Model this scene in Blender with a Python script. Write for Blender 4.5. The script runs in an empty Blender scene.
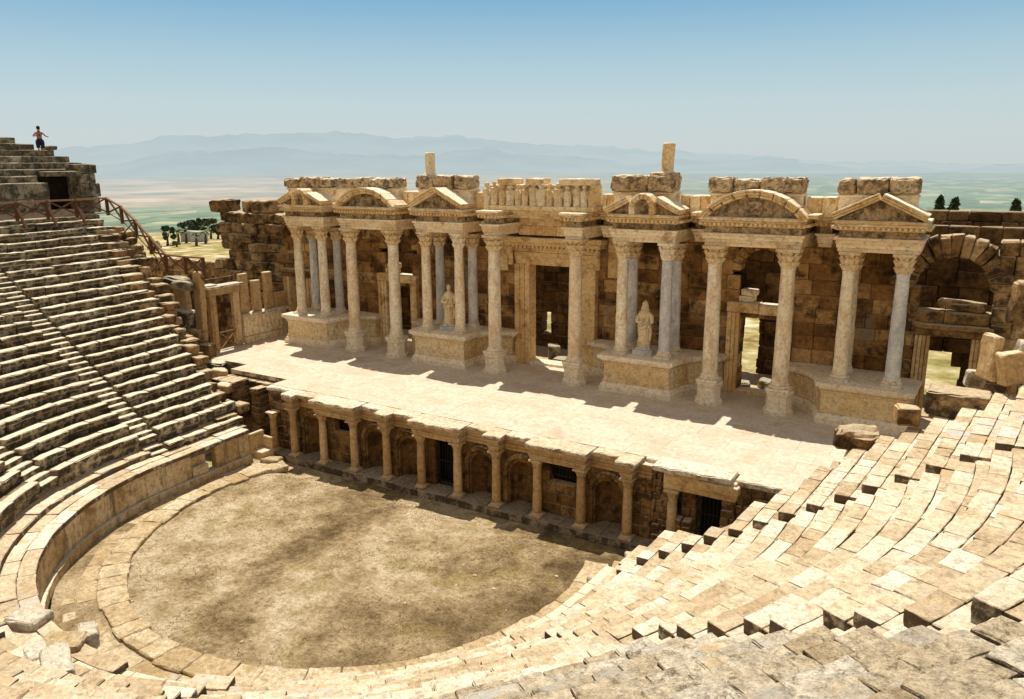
import bpy, math, random
from mathutils import Vector, noise, Matrix
random.seed(7)
R_ = random.random
sc = bpy.context.scene
C = sc.collection
PI = math.pi

# ------------------------------------------------------------------ mesh builder
def n3(p, f=1.0, s=0.0):
    return noise.noise(Vector((p[0]*f+s, p[1]*f-s*1.7, p[2]*f+s*.6)))

class MB:
    def __init__(s):
        s.v = []; s.f = []; s.t = []; s.sm = []
    def grid_box(s, fn, us, vs, ws, pull, amp=0.0, freq=2.0, tint=None, seed=None, amp2=0.0):
        """closed box surface; fn maps (0..1)^3 to the world; pull = (pu,pv,pw) edge rounding"""
        if tint is None: tint = R_()
        if seed is None: seed = R_()*50
        idx = {}
        nu, nv, nw = len(us)-1, len(vs)-1, len(ws)-1
        V = s.v
        def vert(i, j, k):
            key = (i, j, k)
            q = idx.get(key)
            if q is not None: return q
            u, v, w = us[i], vs[j], ws[k]
            e = (i in (0, nu)) + (j in (0, nv)) + (k in (0, nw))
            p = fn(u, v, w)
            if e >= 2 and pull[0] > 0:
                m = .35 + 1.5*abs(n3(p, 1.6, seed)) + (.5 if e == 3 else 0)
                if i == 0: u += pull[0]*m
                elif i == nu: u -= pull[0]*m
                if j == 0: v += pull[1]*m
                elif j == nv: v -= pull[1]*m
                if k == 0: w += pull[2]*m
                elif k == nw: w -= pull[2]*m
                p = fn(u, v, w)
            if amp:
                q = Vector((p[0]*freq+seed, p[1]*freq, p[2]*freq))
                d = noise.noise_vector(q)
                p = (p[0]+d[0]*amp, p[1]+d[1]*amp, p[2]+d[2]*amp)
                if amp2:
                    d = noise.noise_vector(q*3.7)
                    p = (p[0]+d[0]*amp2, p[1]+d[1]*amp2, p[2]+d[2]*amp2)
            idx[key] = len(V); V.append(p)
            return idx[key]
        F = s.f; T = s.t
        def q(a, b, c, d):
            F.append((a, b, c, d)); T.append(tint)
        for i in range(nu):
            for j in range(nv):
                q(vert(i, j, 0), vert(i, j+1, 0), vert(i+1, j+1, 0), vert(i+1, j, 0))
                q(vert(i, j, nw), vert(i+1, j, nw), vert(i+1, j+1, nw), vert(i, j+1, nw))
            for k in range(nw):
                q(vert(i, 0, k), vert(i+1, 0, k), vert(i+1, 0, k+1), vert(i, 0, k+1))
                q(vert(i, nv, k), vert(i, nv, k+1), vert(i+1, nv, k+1), vert(i+1, nv, k))
        for j in range(nv):
            for k in range(nw):
                q(vert(0, j, k), vert(0, j, k+1), vert(0, j+1, k+1), vert(0, j+1, k))
                q(vert(nu, j, k), vert(nu, j+1, k), vert(nu, j+1, k+1), vert(nu, j, k+1))
    def block(s, x0, x1, y0, y1, z0, z1, rz=0.0, e=.03, seg=.6, amp=.012, freq=1.8, tint=None, tilt=0.0, piv=None, amp2=0.0, tx=0.0):
        sx, sy, sz = x1-x0, y1-y0, z1-z0
        cx, cy, cz = (x0+x1)/2, (y0+y1)/2, (z0+z1)/2
        if piv: cx, cy, cz = piv
        c, si = math.cos(rz), math.sin(rz)
        M = Matrix.Rotation(tilt, 3, 'Y') @ Matrix.Rotation(tx, 3, 'X') if (tilt or tx) else None
        def fn(u, v, w):
            a, b, d = x0+u*sx-cx, y0+v*sy-cy, z0+w*sz-cz
            if M:
                a, b, d = M @ Vector((a, b, d))
            return (cx+a*c-b*si, cy+a*si+b*c, cz+d)
        s.grid_box(fn, cuts(sx, e, seg), cuts(sy, e, seg), cuts(sz, e, seg), (.6*e/sx, .6*e/sy, .6*e/sz), amp, freq, tint, None, amp2)
    def box(s, x0, x1, y0, y1, z0, z1, tint=.5):
        b = len(s.v)
        s.v += [(x0,y0,z0),(x1,y0,z0),(x1,y1,z0),(x0,y1,z0),(x0,y0,z1),(x1,y0,z1),(x1,y1,z1),(x0,y1,z1)]
        for f in ((0,3,2,1),(4,5,6,7),(0,1,5,4),(1,2,6,5),(2,3,7,6),(3,0,4,7)):
            s.f.append(tuple(b+i for i in f)); s.t.append(tint)
    def bar(s, a, b, w, h=None, tint=.5):
        a = Vector(a); b = Vector(b); d = (b-a).normalized(); h = h or w
        up = Vector((0,0,1)) if abs(d.z) < .95 else Vector((0,1,0))
        r = d.cross(up).normalized()*w/2; u = r.cross(d).normalized()*h/2
        k = len(s.v)
        for p in (a, b):
            for q in (-r-u, r-u, r+u, -r+u): s.v.append(tuple(p+q))
        for f in ((0,3,2,1),(4,5,6,7),(0,1,5,4),(1,2,6,5),(2,3,7,6),(3,0,4,7)):
            s.f.append(tuple(k+i for i in f)); s.t.append(tint)
    def tube(s, pts, rads, n=8, tint=.5, cap=True):
        k = len(s.v); m = len(pts)
        for i, p in enumerate(pts):
            p = Vector(p)
            d = (Vector(pts[min(i+1, m-1)])-Vector(pts[max(i-1, 0)])).normalized()
            up = Vector((0,0,1)) if abs(d.z) < .9 else Vector((1,0,0))
            r = d.cross(up).normalized(); u = r.cross(d)
            for j in range(n):
                a = 2*PI*j/n
                s.v.append(tuple(p+(r*math.cos(a)+u*math.sin(a))*rads[i]))
        for i in range(m-1):
            for j in range(n):
                j2 = (j+1) % n
                s.f.append((k+i*n+j, k+i*n+j2, k+(i+1)*n+j2, k+(i+1)*n+j)); s.t.append(tint)
        if cap:
            s.f.append(tuple(k+j for j in range(n))[::-1]); s.t.append(tint)
            s.f.append(tuple(k+(m-1)*n+j for j in range(n))); s.t.append(tint)
    def lathe(s, cx, cy, prof, n=20, tint=.5, mod=None, cap=True, sx=1, sy=1, amp=0, seed=0):
        """prof: list of (r,z)"""
        k = len(s.v); m = len(prof)
        for i, (r, z) in enumerate(prof):
            for j in range(n):
                a = 2*PI*j/n
                rr = r*(mod(a, z, i) if mod else 1)
                p = (cx+rr*math.cos(a)*sx, cy+rr*math.sin(a)*sy, z)
                if amp: rr += amp*n3(p, 4, seed); p = (cx+rr*math.cos(a)*sx, cy+rr*math.sin(a)*sy, z)
                s.v.append(p)
        for i in range(m-1):
            for j in range(n):
                j2 = (j+1) % n
                s.f.append((k+i*n+j, k+i*n+j2, k+(i+1)*n+j2, k+(i+1)*n+j)); s.t.append(tint)
        if cap:
            s.f.append(tuple(k+j for j in range(n))[::-1]); s.t.append(tint)
            s.f.append(tuple(k+(m-1)*n+j for j in range(n))); s.t.append(tint)
    def prism(s, poly, y0, y1, tint=.5):
        """poly in xz, extruded along y"""
        k = len(s.v); n = len(poly)
        for y in (y0, y1):
            for (x, z) in poly: s.v.append((x, y, z))
        s.f.append(tuple(range(k, k+n))); s.t.append(tint)
        s.f.append(tuple(range(k+n, k+2*n))[::-1]); s.t.append(tint)
        for i in range(n):
            j = (i+1) % n
            s.f.append((k+i, k+n+i, k+n+j, k+j)); s.t.append(tint)
    def sweep(s, line, prof, tint=None, ztop=None, cap_to=None):
        """line: open polyline in plan (xy); prof: (outward offset, z); outward = left-hand side when walking is flipped"""
        nrm = []
        m = len(line)
        for i in range(m):
            a = Vector(line[max(i-1, 0)]); b = Vector(line[i]); c = Vector(line[min(i+1, m-1)])
            d1 = (b-a).normalized() if i > 0 else (c-b).normalized()
            d2 = (c-b).normalized() if i < m-1 else d1
            n1 = Vector((d1.y, -d1.x)); n2 = Vector((d2.y, -d2.x))
            nn = (n1+n2)
            nn = nn/ max(nn.length_squared/2, .3) if nn.length > 1e-4 else n1
            nrm.append(nn)
        k = len(s.v); q = len(prof)
        for i in range(m):
            for (o, z) in prof:
                s.v.append((line[i][0]+nrm[i].x*o, line[i][1]+nrm[i].y*o, z))
        for i in range(m-1):
            t = R_() if tint is None else tint
            for j in range(q-1):
                s.f.append((k+i*q+j, k+(i+1)*q+j, k+(i+1)*q+j+1, k+i*q+j+1)); s.t.append(t)
        if cap_to is not None:      # top surface back to y = cap_to
            o, z = prof[-1]
            b = len(s.v)
            for i in range(m):
                s.v.append((line[i][0]+nrm[i].x*o, max(cap_to, line[i][1]), z))
            for i in range(m-1):
                s.f.append((k+i*q+q-1, k+(i+1)*q+q-1, b+i+1, b+i)); s.t.append(.5)
    def build(s, name, mat, parent=None, smooth=False, **kw):
        me = bpy.data.meshes.new(name)
        me.from_pydata(s.v, [], s.f)
        at = me.attributes.new('tint', 'FLOAT', 'FACE')
        at.data.foreach_set('value', s.t)
        if smooth: me.polygons.foreach_set('use_smooth', [True]*len(me.polygons))
        me.materials.append(mat)
        me.update()
        o = bpy.data.objects.new(name, me); C.objects.link(o)
        if parent is not None: o.parent = parent
        for a, b in kw.items(): o[a] = b
        return o

def cuts(L, e, seg):
    """0, e, interior..., 1-e, 1 as fractions of the length L"""
    if L < 2.6*e: return [0, .5, 1]
    a = e/L
    n = max(1, int(round((L-2*e)/seg)))
    return [0]+[a+(1-2*a)*i/n for i in range(n+1)]+[1]

def empty(name, loc=(0,0,0), label=None, cat=None, group=None):
    o = bpy.data.objects.new(name, None); C.objects.link(o); o.location = loc
    if label: o['label'] = label
    if cat: o['category'] = cat
    if group: o['group'] = group
    return o
def tag(o, label, cat, group=None):
    o['label'] = label; o['category'] = cat
    if group: o['group'] = group
    return o
def pt(name, mb, mat, parent, smooth=False):
    """part whose parent Empty may stand anywhere: keep mesh in world coordinates"""
    o = mb.build(name, mat, parent, smooth)
    p = parent; off = Vector((0,0,0))
    while p is not None:
        off += p.location; p = p.parent
    o.location = -off
    return o

# ------------------------------------------------------------------ materials
def stone(name, c1, c2, c3, stain=(.06,.045,.03), stain_amt=.4, side=None, side_amt=0., bump=.02, scale=1.0, relief=0., rough=.9, vein=None, mott=.35, top=None, sscale=.8, relscale=5., patches=(), cracks=0., streak=False, pits=.5):
    m = bpy.data.materials.new(name); m.use_nodes = True
    nt = m.node_tree; N = nt.nodes; L = nt.links; N.clear()
    out = N.new('ShaderNodeOutputMaterial'); b = N.new('ShaderNodeBsdfPrincipled')
    b.inputs['Roughness'].default_value = rough
    b.inputs['Specular IOR Level'].default_value = .2
    L.new(b.outputs[0], out.inputs[0])
    geo = N.new('ShaderNodeNewGeometry')
    at = N.new('ShaderNodeAttribute'); at.attribute_name = 'tint'
    def noi(sc_, det=6, ro=.6, vec=None):
        n = N.new('ShaderNodeTexNoise'); n.inputs['Scale'].default_value = sc_*scale; n.inputs['Detail'].default_value = det; n.inputs['Roughness'].default_value = ro
        L.new(vec or geo.outputs['Position'], n.inputs['Vector']); return n
    def ramp(src, stops):
        r = N.new('ShaderNodeValToRGB'); e = r.color_ramp.elements
        while len(e) < len(stops): e.new(.5)
        for i, (p, c) in enumerate(stops):
            e[i].position = p; e[i].color = c if len(c) == 4 else (*c, 1)
        L.new(src, r.inputs[0]); return r
    def mix(t, a, bb, fac, facv=1.):
        x = N.new('ShaderNodeMix'); x.data_type = 'RGBA'; x.blend_type = t
        if fac is None: x.inputs[0].default_value = facv
        else: L.new(fac, x.inputs[0])
        for i, q in ((6, a), (7, bb)):
            if isinstance(q, tuple): x.inputs[i].default_value = (*q, 1)
            else: L.new(q, x.inputs[i])
        return x.outputs[2]
    def math_(op, a, bb):
        x = N.new('ShaderNodeMath'); x.operation = op
        for i, q in ((0, a), (1, bb)):
            if isinstance(q, (int, float)): x.inputs[i].default_value = q
            else: L.new(q, x.inputs[i])
        return x.outputs[0]
    n1 = noi(.9, 5, .6)
    tv = math_('ADD', math_('MULTIPLY', at.outputs['Fac'], .75), math_('MULTIPLY', math_('SUBTRACT', n1.outputs[0], .5), 1.3))
    tv = math_('ADD', tv, .12)
    col = ramp(tv, [(0., c1), (.5, c2), (1., c3)]).outputs[0]
    if vein:
        mp = N.new('ShaderNodeMapping'); mp.inputs['Scale'].default_value = (1, 1, .35); mp.inputs['Rotation'].default_value = (.5, .3, 0)
        L.new(geo.outputs['Position'], mp.inputs[0])
        nv = noi(2.6, 8, .7, mp.outputs[0])
        col = mix('MIX', col, vein, ramp(nv.outputs[0], [(.46, (0,0,0)), (.6, (.8,.8,.8))]).outputs[0])
    n2 = noi(7, 8, .65)
    col = mix('MULTIPLY', col, ramp(n2.outputs[0], [(.3, (1-mott*1.4,)*3), (.60, (1.16,)*3)]).outputs[0], None, 1.)
    n3_ = noi(28, 5, .7)
    col = mix('MULTIPLY', col, ramp(n3_.outputs[0], [(.33, (1-mott*1.2,)*3), (.53, (1.06,)*3)]).outputs[0], None, .8)
    if pits:
        np_ = noi(5.2, 10, .82)
        col = mix('MULTIPLY', col, mix('MIX', (1.,1.,1.), ramp(np_.outputs[0], [(.40, (.30,.24,.17)), (.475, (1.,1.,1.))]).outputs[0], None, pits), None, 1.)
    for (pc_, ps_, pth_) in patches:
        mpp = N.new('ShaderNodeMapping'); mpp.inputs['Location'].default_value = (ps_*31, ps_*17, 3); L.new(geo.outputs['Position'], mpp.inputs[0])
        npz = noi(ps_, 9, .66, mpp.outputs[0])
        col = mix('MIX', col, pc_, ramp(npz.outputs[0], [(pth_, (0,0,0)), (pth_+.09, (.8,.8,.8))]).outputs[0])
    ck = None
    if cracks:
        wv = noi(1.3, 5, .6)
        va = N.new('ShaderNodeVectorMath'); va.operation = 'MULTIPLY_ADD'
        L.new(wv.outputs['Color'], va.inputs[0]); va.inputs[1].default_value = (.9,.9,.9); L.new(geo.outputs['Position'], va.inputs[2])
        vc = N.new('ShaderNodeTexVoronoi'); vc.feature = 'DISTANCE_TO_EDGE'; vc.inputs['Scale'].default_value = 1.15; L.new(va.outputs[0], vc.inputs['Vector'])
        ck = ramp(vc.outputs['Distance'], [(0., (0,0,0)), (.018, (1,1,1))]).outputs[0]
        gate = ramp(n1.outputs[0], [(.47, (1,1,1)), (.53, (0,0,0))]).outputs[0]
        ck = mix('MIX', ck, (1.,1.,1.), gate)
        col = mix('MULTIPLY', col, mix('MIX', (1.,1.,1.), ck, None, cracks), None, 1.)
    if stain_amt:
        sv = None
        if streak:
            ms_ = N.new('ShaderNodeMapping'); ms_.inputs['Scale'].default_value = (1.6, 1.6, .22); L.new(geo.outputs['Position'], ms_.inputs[0]); sv = ms_.outputs[0]
        ns = noi(sscale*1.9, 10, .72, sv)
        th = .66-.2*stain_amt
        col = mix('MIX', col, stain, ramp(ns.outputs[0], [(th, (0,0,0)), (th+.1, (.75,.75,.75))]).outputs[0])
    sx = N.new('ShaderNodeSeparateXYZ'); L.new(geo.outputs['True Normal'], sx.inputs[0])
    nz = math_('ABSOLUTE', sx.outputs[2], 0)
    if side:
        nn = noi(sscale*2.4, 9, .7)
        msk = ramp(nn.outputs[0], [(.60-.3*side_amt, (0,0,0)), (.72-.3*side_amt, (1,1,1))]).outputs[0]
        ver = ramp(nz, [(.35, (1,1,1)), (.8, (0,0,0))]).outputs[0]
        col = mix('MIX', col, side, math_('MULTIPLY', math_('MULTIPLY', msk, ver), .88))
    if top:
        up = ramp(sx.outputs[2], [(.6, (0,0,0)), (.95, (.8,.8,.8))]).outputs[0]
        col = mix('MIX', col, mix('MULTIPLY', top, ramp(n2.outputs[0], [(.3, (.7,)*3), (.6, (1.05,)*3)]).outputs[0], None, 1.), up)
    L.new(col, b.inputs['Base Color'])
    vo = N.new('ShaderNodeTexVoronoi'); vo.inputs['Scale'].default_value = 9*scale; L.new(geo.outputs['Position'], vo.inputs['Vector'])
    h = math_('ADD', math_('MULTIPLY', n2.outputs[0], 1.0), math_('MULTIPLY', n3_.outputs[0], .45))
    h = math_('ADD', h, math_('MULTIPLY', vo.outputs['Distance'], .25))
    bp = N.new('ShaderNodeBump'); bp.inputs['Distance'].default_value = bump; bp.inputs['Strength'].default_value = 1.
    L.new(h, bp.inputs['Height'])
    last = bp
    if relief:
        mp = N.new('ShaderNodeMapping'); mp.inputs['Scale'].default_value = (1.3, 1.3, .8); L.new(geo.outputs['Position'], mp.inputs[0])
        nr = noi(relscale, 3, .55, mp.outputs[0])
        w = N.new('ShaderNodeTexVoronoi'); w.inputs['Scale'].default_value = relscale*.8; w.feature = 'SMOOTH_F1'; L.new(mp.outputs[0], w.inputs['Vector'])
        hr = math_('ADD', nr.outputs[0], w.outputs['Distance'])
        b2 = N.new('ShaderNodeBump'); b2.inputs['Distance'].default_value = relief
        L.new(hr, b2.inputs['Height']); L.new(bp.outputs[0], b2.inputs['Normal']); last = b2
    L.new(last.outputs[0], b.inputs['Normal'])
    return m

def plain(name, col, rough=.7, var=.3, scale=12, bump=.0):
    m = bpy.data.materials.new(name); m.use_nodes = True
    nt = m.node_tree; b = nt.nodes['Principled BSDF']; b.inputs['Roughness'].default_value = rough; b.inputs['Specular IOR Level'].default_value = .2
    n = nt.nodes.new('ShaderNodeTexNoise'); n.inputs['Scale'].default_value = scale; n.inputs['Detail'].default_value = 5
    g = nt.nodes.new('ShaderNodeNewGeometry'); nt.links.new(g.outputs['Position'], n.inputs['Vector'])
    r = nt.nodes.new('ShaderNodeValToRGB'); r.color_ramp.elements[0].position = .3; r.color_ramp.elements[1].position = .7
    r.color_ramp.elements[0].color = (*[c*(1-var) for c in col], 1); r.color_ramp.elements[1].color = (*[min(1, c*(1+var)) for c in col], 1)
    nt.links.new(n.outputs[0], r.inputs[0]); nt.links.new(r.outputs[0], b.inputs['Base Color'])
    if bump:
        bb = nt.nodes.new('ShaderNodeBump'); bb.inputs['Distance'].default_value = bump
        nt.links.new(n.outputs[0], bb.inputs['Height']); nt.links.new(bb.outputs[0], b.inputs['Normal'])
    return m

M = {}
DK = (.035,.024,.014)
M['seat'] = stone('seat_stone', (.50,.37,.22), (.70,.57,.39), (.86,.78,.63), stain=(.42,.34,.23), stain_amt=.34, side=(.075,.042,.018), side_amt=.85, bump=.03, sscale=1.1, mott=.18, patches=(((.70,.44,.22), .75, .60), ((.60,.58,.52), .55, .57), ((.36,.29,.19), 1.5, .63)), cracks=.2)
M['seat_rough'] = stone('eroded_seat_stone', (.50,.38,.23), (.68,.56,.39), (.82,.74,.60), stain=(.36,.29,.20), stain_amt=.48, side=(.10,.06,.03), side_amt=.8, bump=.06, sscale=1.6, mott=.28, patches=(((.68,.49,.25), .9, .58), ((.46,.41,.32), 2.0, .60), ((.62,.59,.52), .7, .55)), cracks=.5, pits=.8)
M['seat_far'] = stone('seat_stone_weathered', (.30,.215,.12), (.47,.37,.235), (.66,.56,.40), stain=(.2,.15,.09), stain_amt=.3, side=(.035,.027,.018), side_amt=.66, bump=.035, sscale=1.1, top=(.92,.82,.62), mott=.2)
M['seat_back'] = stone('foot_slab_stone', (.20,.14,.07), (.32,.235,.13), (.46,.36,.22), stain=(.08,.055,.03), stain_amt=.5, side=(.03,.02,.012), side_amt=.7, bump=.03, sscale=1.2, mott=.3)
M['seat_old'] = stone('upper_seat_stone', (.24,.19,.12), (.36,.29,.19), (.50,.42,.30), stain=(.10,.08,.055), stain_amt=.4, side=(.055,.045,.03), side_amt=.55, bump=.03, top=(.52,.45,.33))
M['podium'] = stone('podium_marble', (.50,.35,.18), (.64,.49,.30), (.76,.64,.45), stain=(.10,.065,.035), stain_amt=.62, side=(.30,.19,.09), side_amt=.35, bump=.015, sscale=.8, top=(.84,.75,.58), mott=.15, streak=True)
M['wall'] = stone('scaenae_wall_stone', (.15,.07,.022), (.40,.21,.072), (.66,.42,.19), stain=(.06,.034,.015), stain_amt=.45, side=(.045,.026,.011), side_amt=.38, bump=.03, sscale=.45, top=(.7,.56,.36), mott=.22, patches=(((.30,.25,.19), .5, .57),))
M['wall_shade'] = stone('shadowed_wall_stone', (.09,.048,.018), (.19,.105,.042), (.30,.18,.08), stain=(.03,.02,.01), stain_amt=.5, side=(.03,.018,.009), side_amt=.4, bump=.04, sscale=.5, top=(.42,.33,.22), mott=.25)  # wall stone darkened: shade of the roofed recesses put into its colour
M['wallold'] = stone('ruined_wall_stone', (.26,.14,.05), (.42,.25,.11), (.58,.42,.23), stain=(.045,.033,.02), stain_amt=.55, side=(.035,.024,.014), side_amt=.5, bump=.05, sscale=.5, top=(.68,.56,.38), mott=.25)
M['trim'] = stone('entablature_marble', (.66,.42,.17), (.80,.59,.31), (.88,.73,.49), stain=(.46,.27,.10), stain_amt=.36, side=(.40,.21,.075), side_amt=.26, bump=.018, sscale=.7, top=(.93,.87,.74), mott=.14)
M['carved'] = stone('carved_marble', (.44,.29,.14), (.60,.43,.24), (.72,.57,.37), stain=(.14,.09,.05), stain_amt=.42, side=(.12,.085,.05), side_amt=.45, bump=.02, relief=.10, sscale=1.2, top=(.82,.73,.57))
M['relief'] = stone('relief_marble', (.70,.48,.22), (.80,.61,.35), (.86,.72,.48), stain=(.50,.30,.13), stain_amt=.36, bump=.02, relief=.10, sscale=.8, relscale=4., mott=.18)
M['base'] = stone('podium_base_marble', (.76,.62,.44), (.84,.72,.54), (.88,.79,.63), stain=(.5,.36,.21), stain_amt=.25, bump=.012, mott=.12)
M['col'] = stone('cream_column_marble', (.80,.62,.40), (.88,.75,.54), (.90,.81,.65), stain=(.58,.36,.16), stain_amt=.28, bump=.010, vein=(.66,.47,.27), mott=.14, sscale=.7, pits=.28)
M['colgrey'] = stone('grey_column_marble', (.56,.54,.52), (.72,.69,.66), (.84,.80,.75), stain=(.62,.42,.24), stain_amt=.34, bump=.008, vein=(.44,.44,.46), mott=.10, sscale=.6, pits=.2)
M['fascia'] = stone('architrave_marble', (.76,.56,.32), (.86,.70,.46), (.90,.79,.58), stain=(.50,.31,.14), stain_amt=.28, side=(.42,.25,.11), side_amt=.18, bump=.010, sscale=.6, top=(.92,.86,.72), mott=.10)
M['cap'] = stone('capital_marble', (.70,.47,.22), (.82,.62,.36), (.88,.74,.50), stain=(.42,.25,.10), stain_amt=.3, bump=.02, relief=.06, relscale=9, mott=.18)
M['plinth'] = stone('worn_plinth_stone', (.30,.24,.17), (.40,.33,.24), (.50,.42,.32), stain=(.16,.12,.08), stain_amt=.45, bump=.02, side=(.06,.04,.025), side_amt=.6, mott=.25)
M['front'] = stone('stage_front_stone', (.15,.075,.026), (.26,.145,.058), (.40,.25,.12), stain=(.05,.03,.014), stain_amt=.45, side=(.045,.026,.011), side_amt=.38, bump=.02, sscale=.8, top=(.74,.62,.43), mott=.25)
M['frontcol'] = stone('stage_front_column', (.42,.26,.11), (.56,.38,.19), (.68,.51,.29), stain=(.20,.115,.05), stain_amt=.42, bump=.015, mott=.18, top=(.80,.70,.52))
M['slab'] = stone('stage_edge_slab', (.62,.50,.34), (.76,.65,.49), (.84,.76,.62), stain=(.34,.26,.18), stain_amt=.48, side=(.24,.155,.08), side_amt=.4, bump=.025, sscale=1.6, mott=.2)
M['statue'] = stone('statue_marble', (.64,.47,.25), (.76,.60,.37), (.84,.71,.49), stain=(.40,.25,.12), stain_amt=.35, bump=.015, mott=.2)
M['pave'] = stone('ring_paving_stone', (.50,.36,.19), (.64,.50,.31), (.76,.65,.46), stain=(.38,.28,.15), stain_amt=.55, bump=.04, side=(.18,.12,.07), side_amt=.4, mott=.28, patches=(((.46,.33,.15), 1.2, .55), ((.62,.58,.5), .8, .60)))
M['white'] = stone('pale_limestone', (.58,.50,.38), (.68,.61,.49), (.76,.71,.60), stain=(.42,.35,.25), stain_amt=.4, bump=.03, side=(.22,.15,.09), side_amt=.35, mott=.2, patches=(((.5,.46,.4), 1.1, .56),))
M['wood'] = plain('brown_wood', (.13,.055,.028), .6, .35, 20)
M['woodlight'] = plain('sun_bleached_rail', (.30,.17,.10), .6, .3, 20)
M['iron'] = plain('dark_iron_grating', (.02,.02,.02), .5, .2)
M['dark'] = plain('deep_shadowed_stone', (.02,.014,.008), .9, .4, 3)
M['foliage_dark'] = plain('cypress_foliage', (.05,.085,.04), .8, .5, 3)
M['foliage'] = plain('broadleaf_foliage', (.09,.13,.05), .8, .5, 2)
M['palm'] = plain('palm_foliage', (.17,.20,.09), .8, .4, 2)
M['trunk'] = plain('tree_trunk', (.10,.07,.045), .9, .3, 5)

# ------------------------------------------------------------------ seating geometry
YO = -5.8
Z0, DZ, R0, DR = 2.36, .386, 10.45, .638
NR = 23
def yend(i): return -1.25 + .0032*i + .0085*i*i if i > 2 else -1.1
STAIR = [math.radians(a) for a in (-183+180, 26, 57, 88, 120, 152, 177.5+4)]   # measured from the left (-x) going round the near side
CAM = Vector((18.696, -25.098, 13.848))
def hs(a, R):
    """a in [0,pi]: semicircle from -x round the near side to +x"""
    return (-R*math.cos(a), YO-R*math.sin(a))
def arc_fn(a0, a1, r0, r1, z0, z1, lip=0.0, dzr=0.0, rj=0.0):
    da = a1-a0
    def fn(u, v, w):
        a = a0+da*u
        r = r0+(r1-r0)*v
        if lip and w < .62: r += lip*(1-v)
        r += rj*(u-.5)*(1-v)
        x, y = hs(a, r)
        return (x, y, z0+(z1-z0)*w+dzr*(u-.5))
    return fn
def lin_fn(side, y0, y1, r0, r1, z0, z1, lip=0.0, dzr=0.0):
    def fn(u, v, w):
        r = r0+(r1-r0)*v
        if lip and w < .62: r += lip*(1-v)
        yy = y0+(y1-y0)*u
        sp = 1+.006*max(0, yy-YO)
        return (side*r*sp, yy, z0+(z1-z0)*w+dzr*(u-.5))
    return fn
def pathblock(mb, side, s0, s1, r0, r1, z0, z1, e=.03, lip=0., amp=.015, tint=None, jz=0., seg=None, amp2=0., rj=0.):
    """side 0: arc (s in radians); -1 / +1 : straight ends (s in y)"""
    if side == 0:
        L = (s1-s0)*(r0+r1)/2; x, y = hs((s0+s1)/2, r0)
        fn = arc_fn(s0, s1, r0, r1, z0, z1, lip, jz, rj)
    else:
        L = s1-s0; x, y = side*r0, (s0+s1)/2
        if side < 0:            # keep orientation (handedness) the same as the arc
            fn0 = lin_fn(side, s0, s1, r0, r1, z0, z1, lip, jz); fn = lambda u, v, w: fn0(1-u, v, w)
        else: fn = lin_fn(side, s0, s1, r0, r1, z0, z1, lip, jz)
    d = (Vector((x, y, z1))-CAM).length
    if seg is None: seg = max(.11, min(.45, d*.016))
    if d < 15: amp2 = max(amp2, .010)
    us = cuts(L, e, seg); vs = cuts(r1-r0, e, seg*1.1); ws = [0, .5, .64, 1-e/(z1-z0), 1] if lip else cuts(z1-z0, e, seg*1.5)
    mb.grid_box(fn, us, vs, ws, (.6*e/L, .6*e/(r1-r0), .6*e/(z1-z0)), amp, 2.2, tint, None, amp2)
def split(a, b, mean, var=.35):
    out = [a]; 
    while True:
        st = mean*(1+var*(R_()*2-1))
        if out[-1]+st > b-mean*.45: break
        out.append(out[-1]+st)
    out.append(b); return out

SW = .50    # half width of a stairway
LY = [-1.0,-1.0,-1.1,-1.1,-1.0,-1.0,-.75,-.6,-.3,-.15,-.1,.1,.6,.75,1.0,1.2,1.3,1.65,1.9,2.2,2.35,2.45,2.5]
RY = [-3.9,-3.45,-4.1,-4.9,-4.8,-3.5,-2.9,-1.6,-.7,-.25,-.3,-.1,0,.4,.6,.8,1.,1.2,1.4,1.6,1.8,2.,2.2]
cutsA = sorted(STAIR[1:6])
WL = ['dark lichened bank of seat rows nearest the left end of the stage', 'bank of weathered seat rows left of the orchestra between two stairways', 'bank of seat rows running out of the picture at the lower left', 'sunlit bank of seat rows under the lower left corner', 'sunlit bank of eroded seat rows at the bottom centre', 'cream bank of big worn seat blocks at the lower right corner', 'pale bank of seat rows between the two right stairways', 'pale short bank of seat rows nearest the right end of the stage']
wedges = []
for q in range(8):
    am = ([0.]+cutsA+[PI]); 
    ang = 0 if q == 0 else (PI if q == 7 else (am[q-1]+am[q])/2); x, y = hs(ang, 12.)
    wedges.append(empty('seating_bank', (x, y+(3 if q in (0, 7) else 0), 2.), WL[q], 'theatre seating'))
SL = ['narrow worn stairway at the left end between the two dark seat banks', 'stairway rising at the lower left between weathered seat rows', 'stairway climbing out of the picture at the bottom left', 'stairway under the bottom left part of the picture', 'stairway hidden low at the bottom centre between eroded rows', 'stairway with dark block ends crossing the lower right seats', 'stairway with dark block ends nearest the right end of the stage']
stairs_ = []
for q, c in enumerate([0.0]+cutsA+[PI]):
    x, y = hs(c, 10.5); stairs_.append(empty('stairway', (x, y, 2.), SL[q], 'stairway'))
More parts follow.
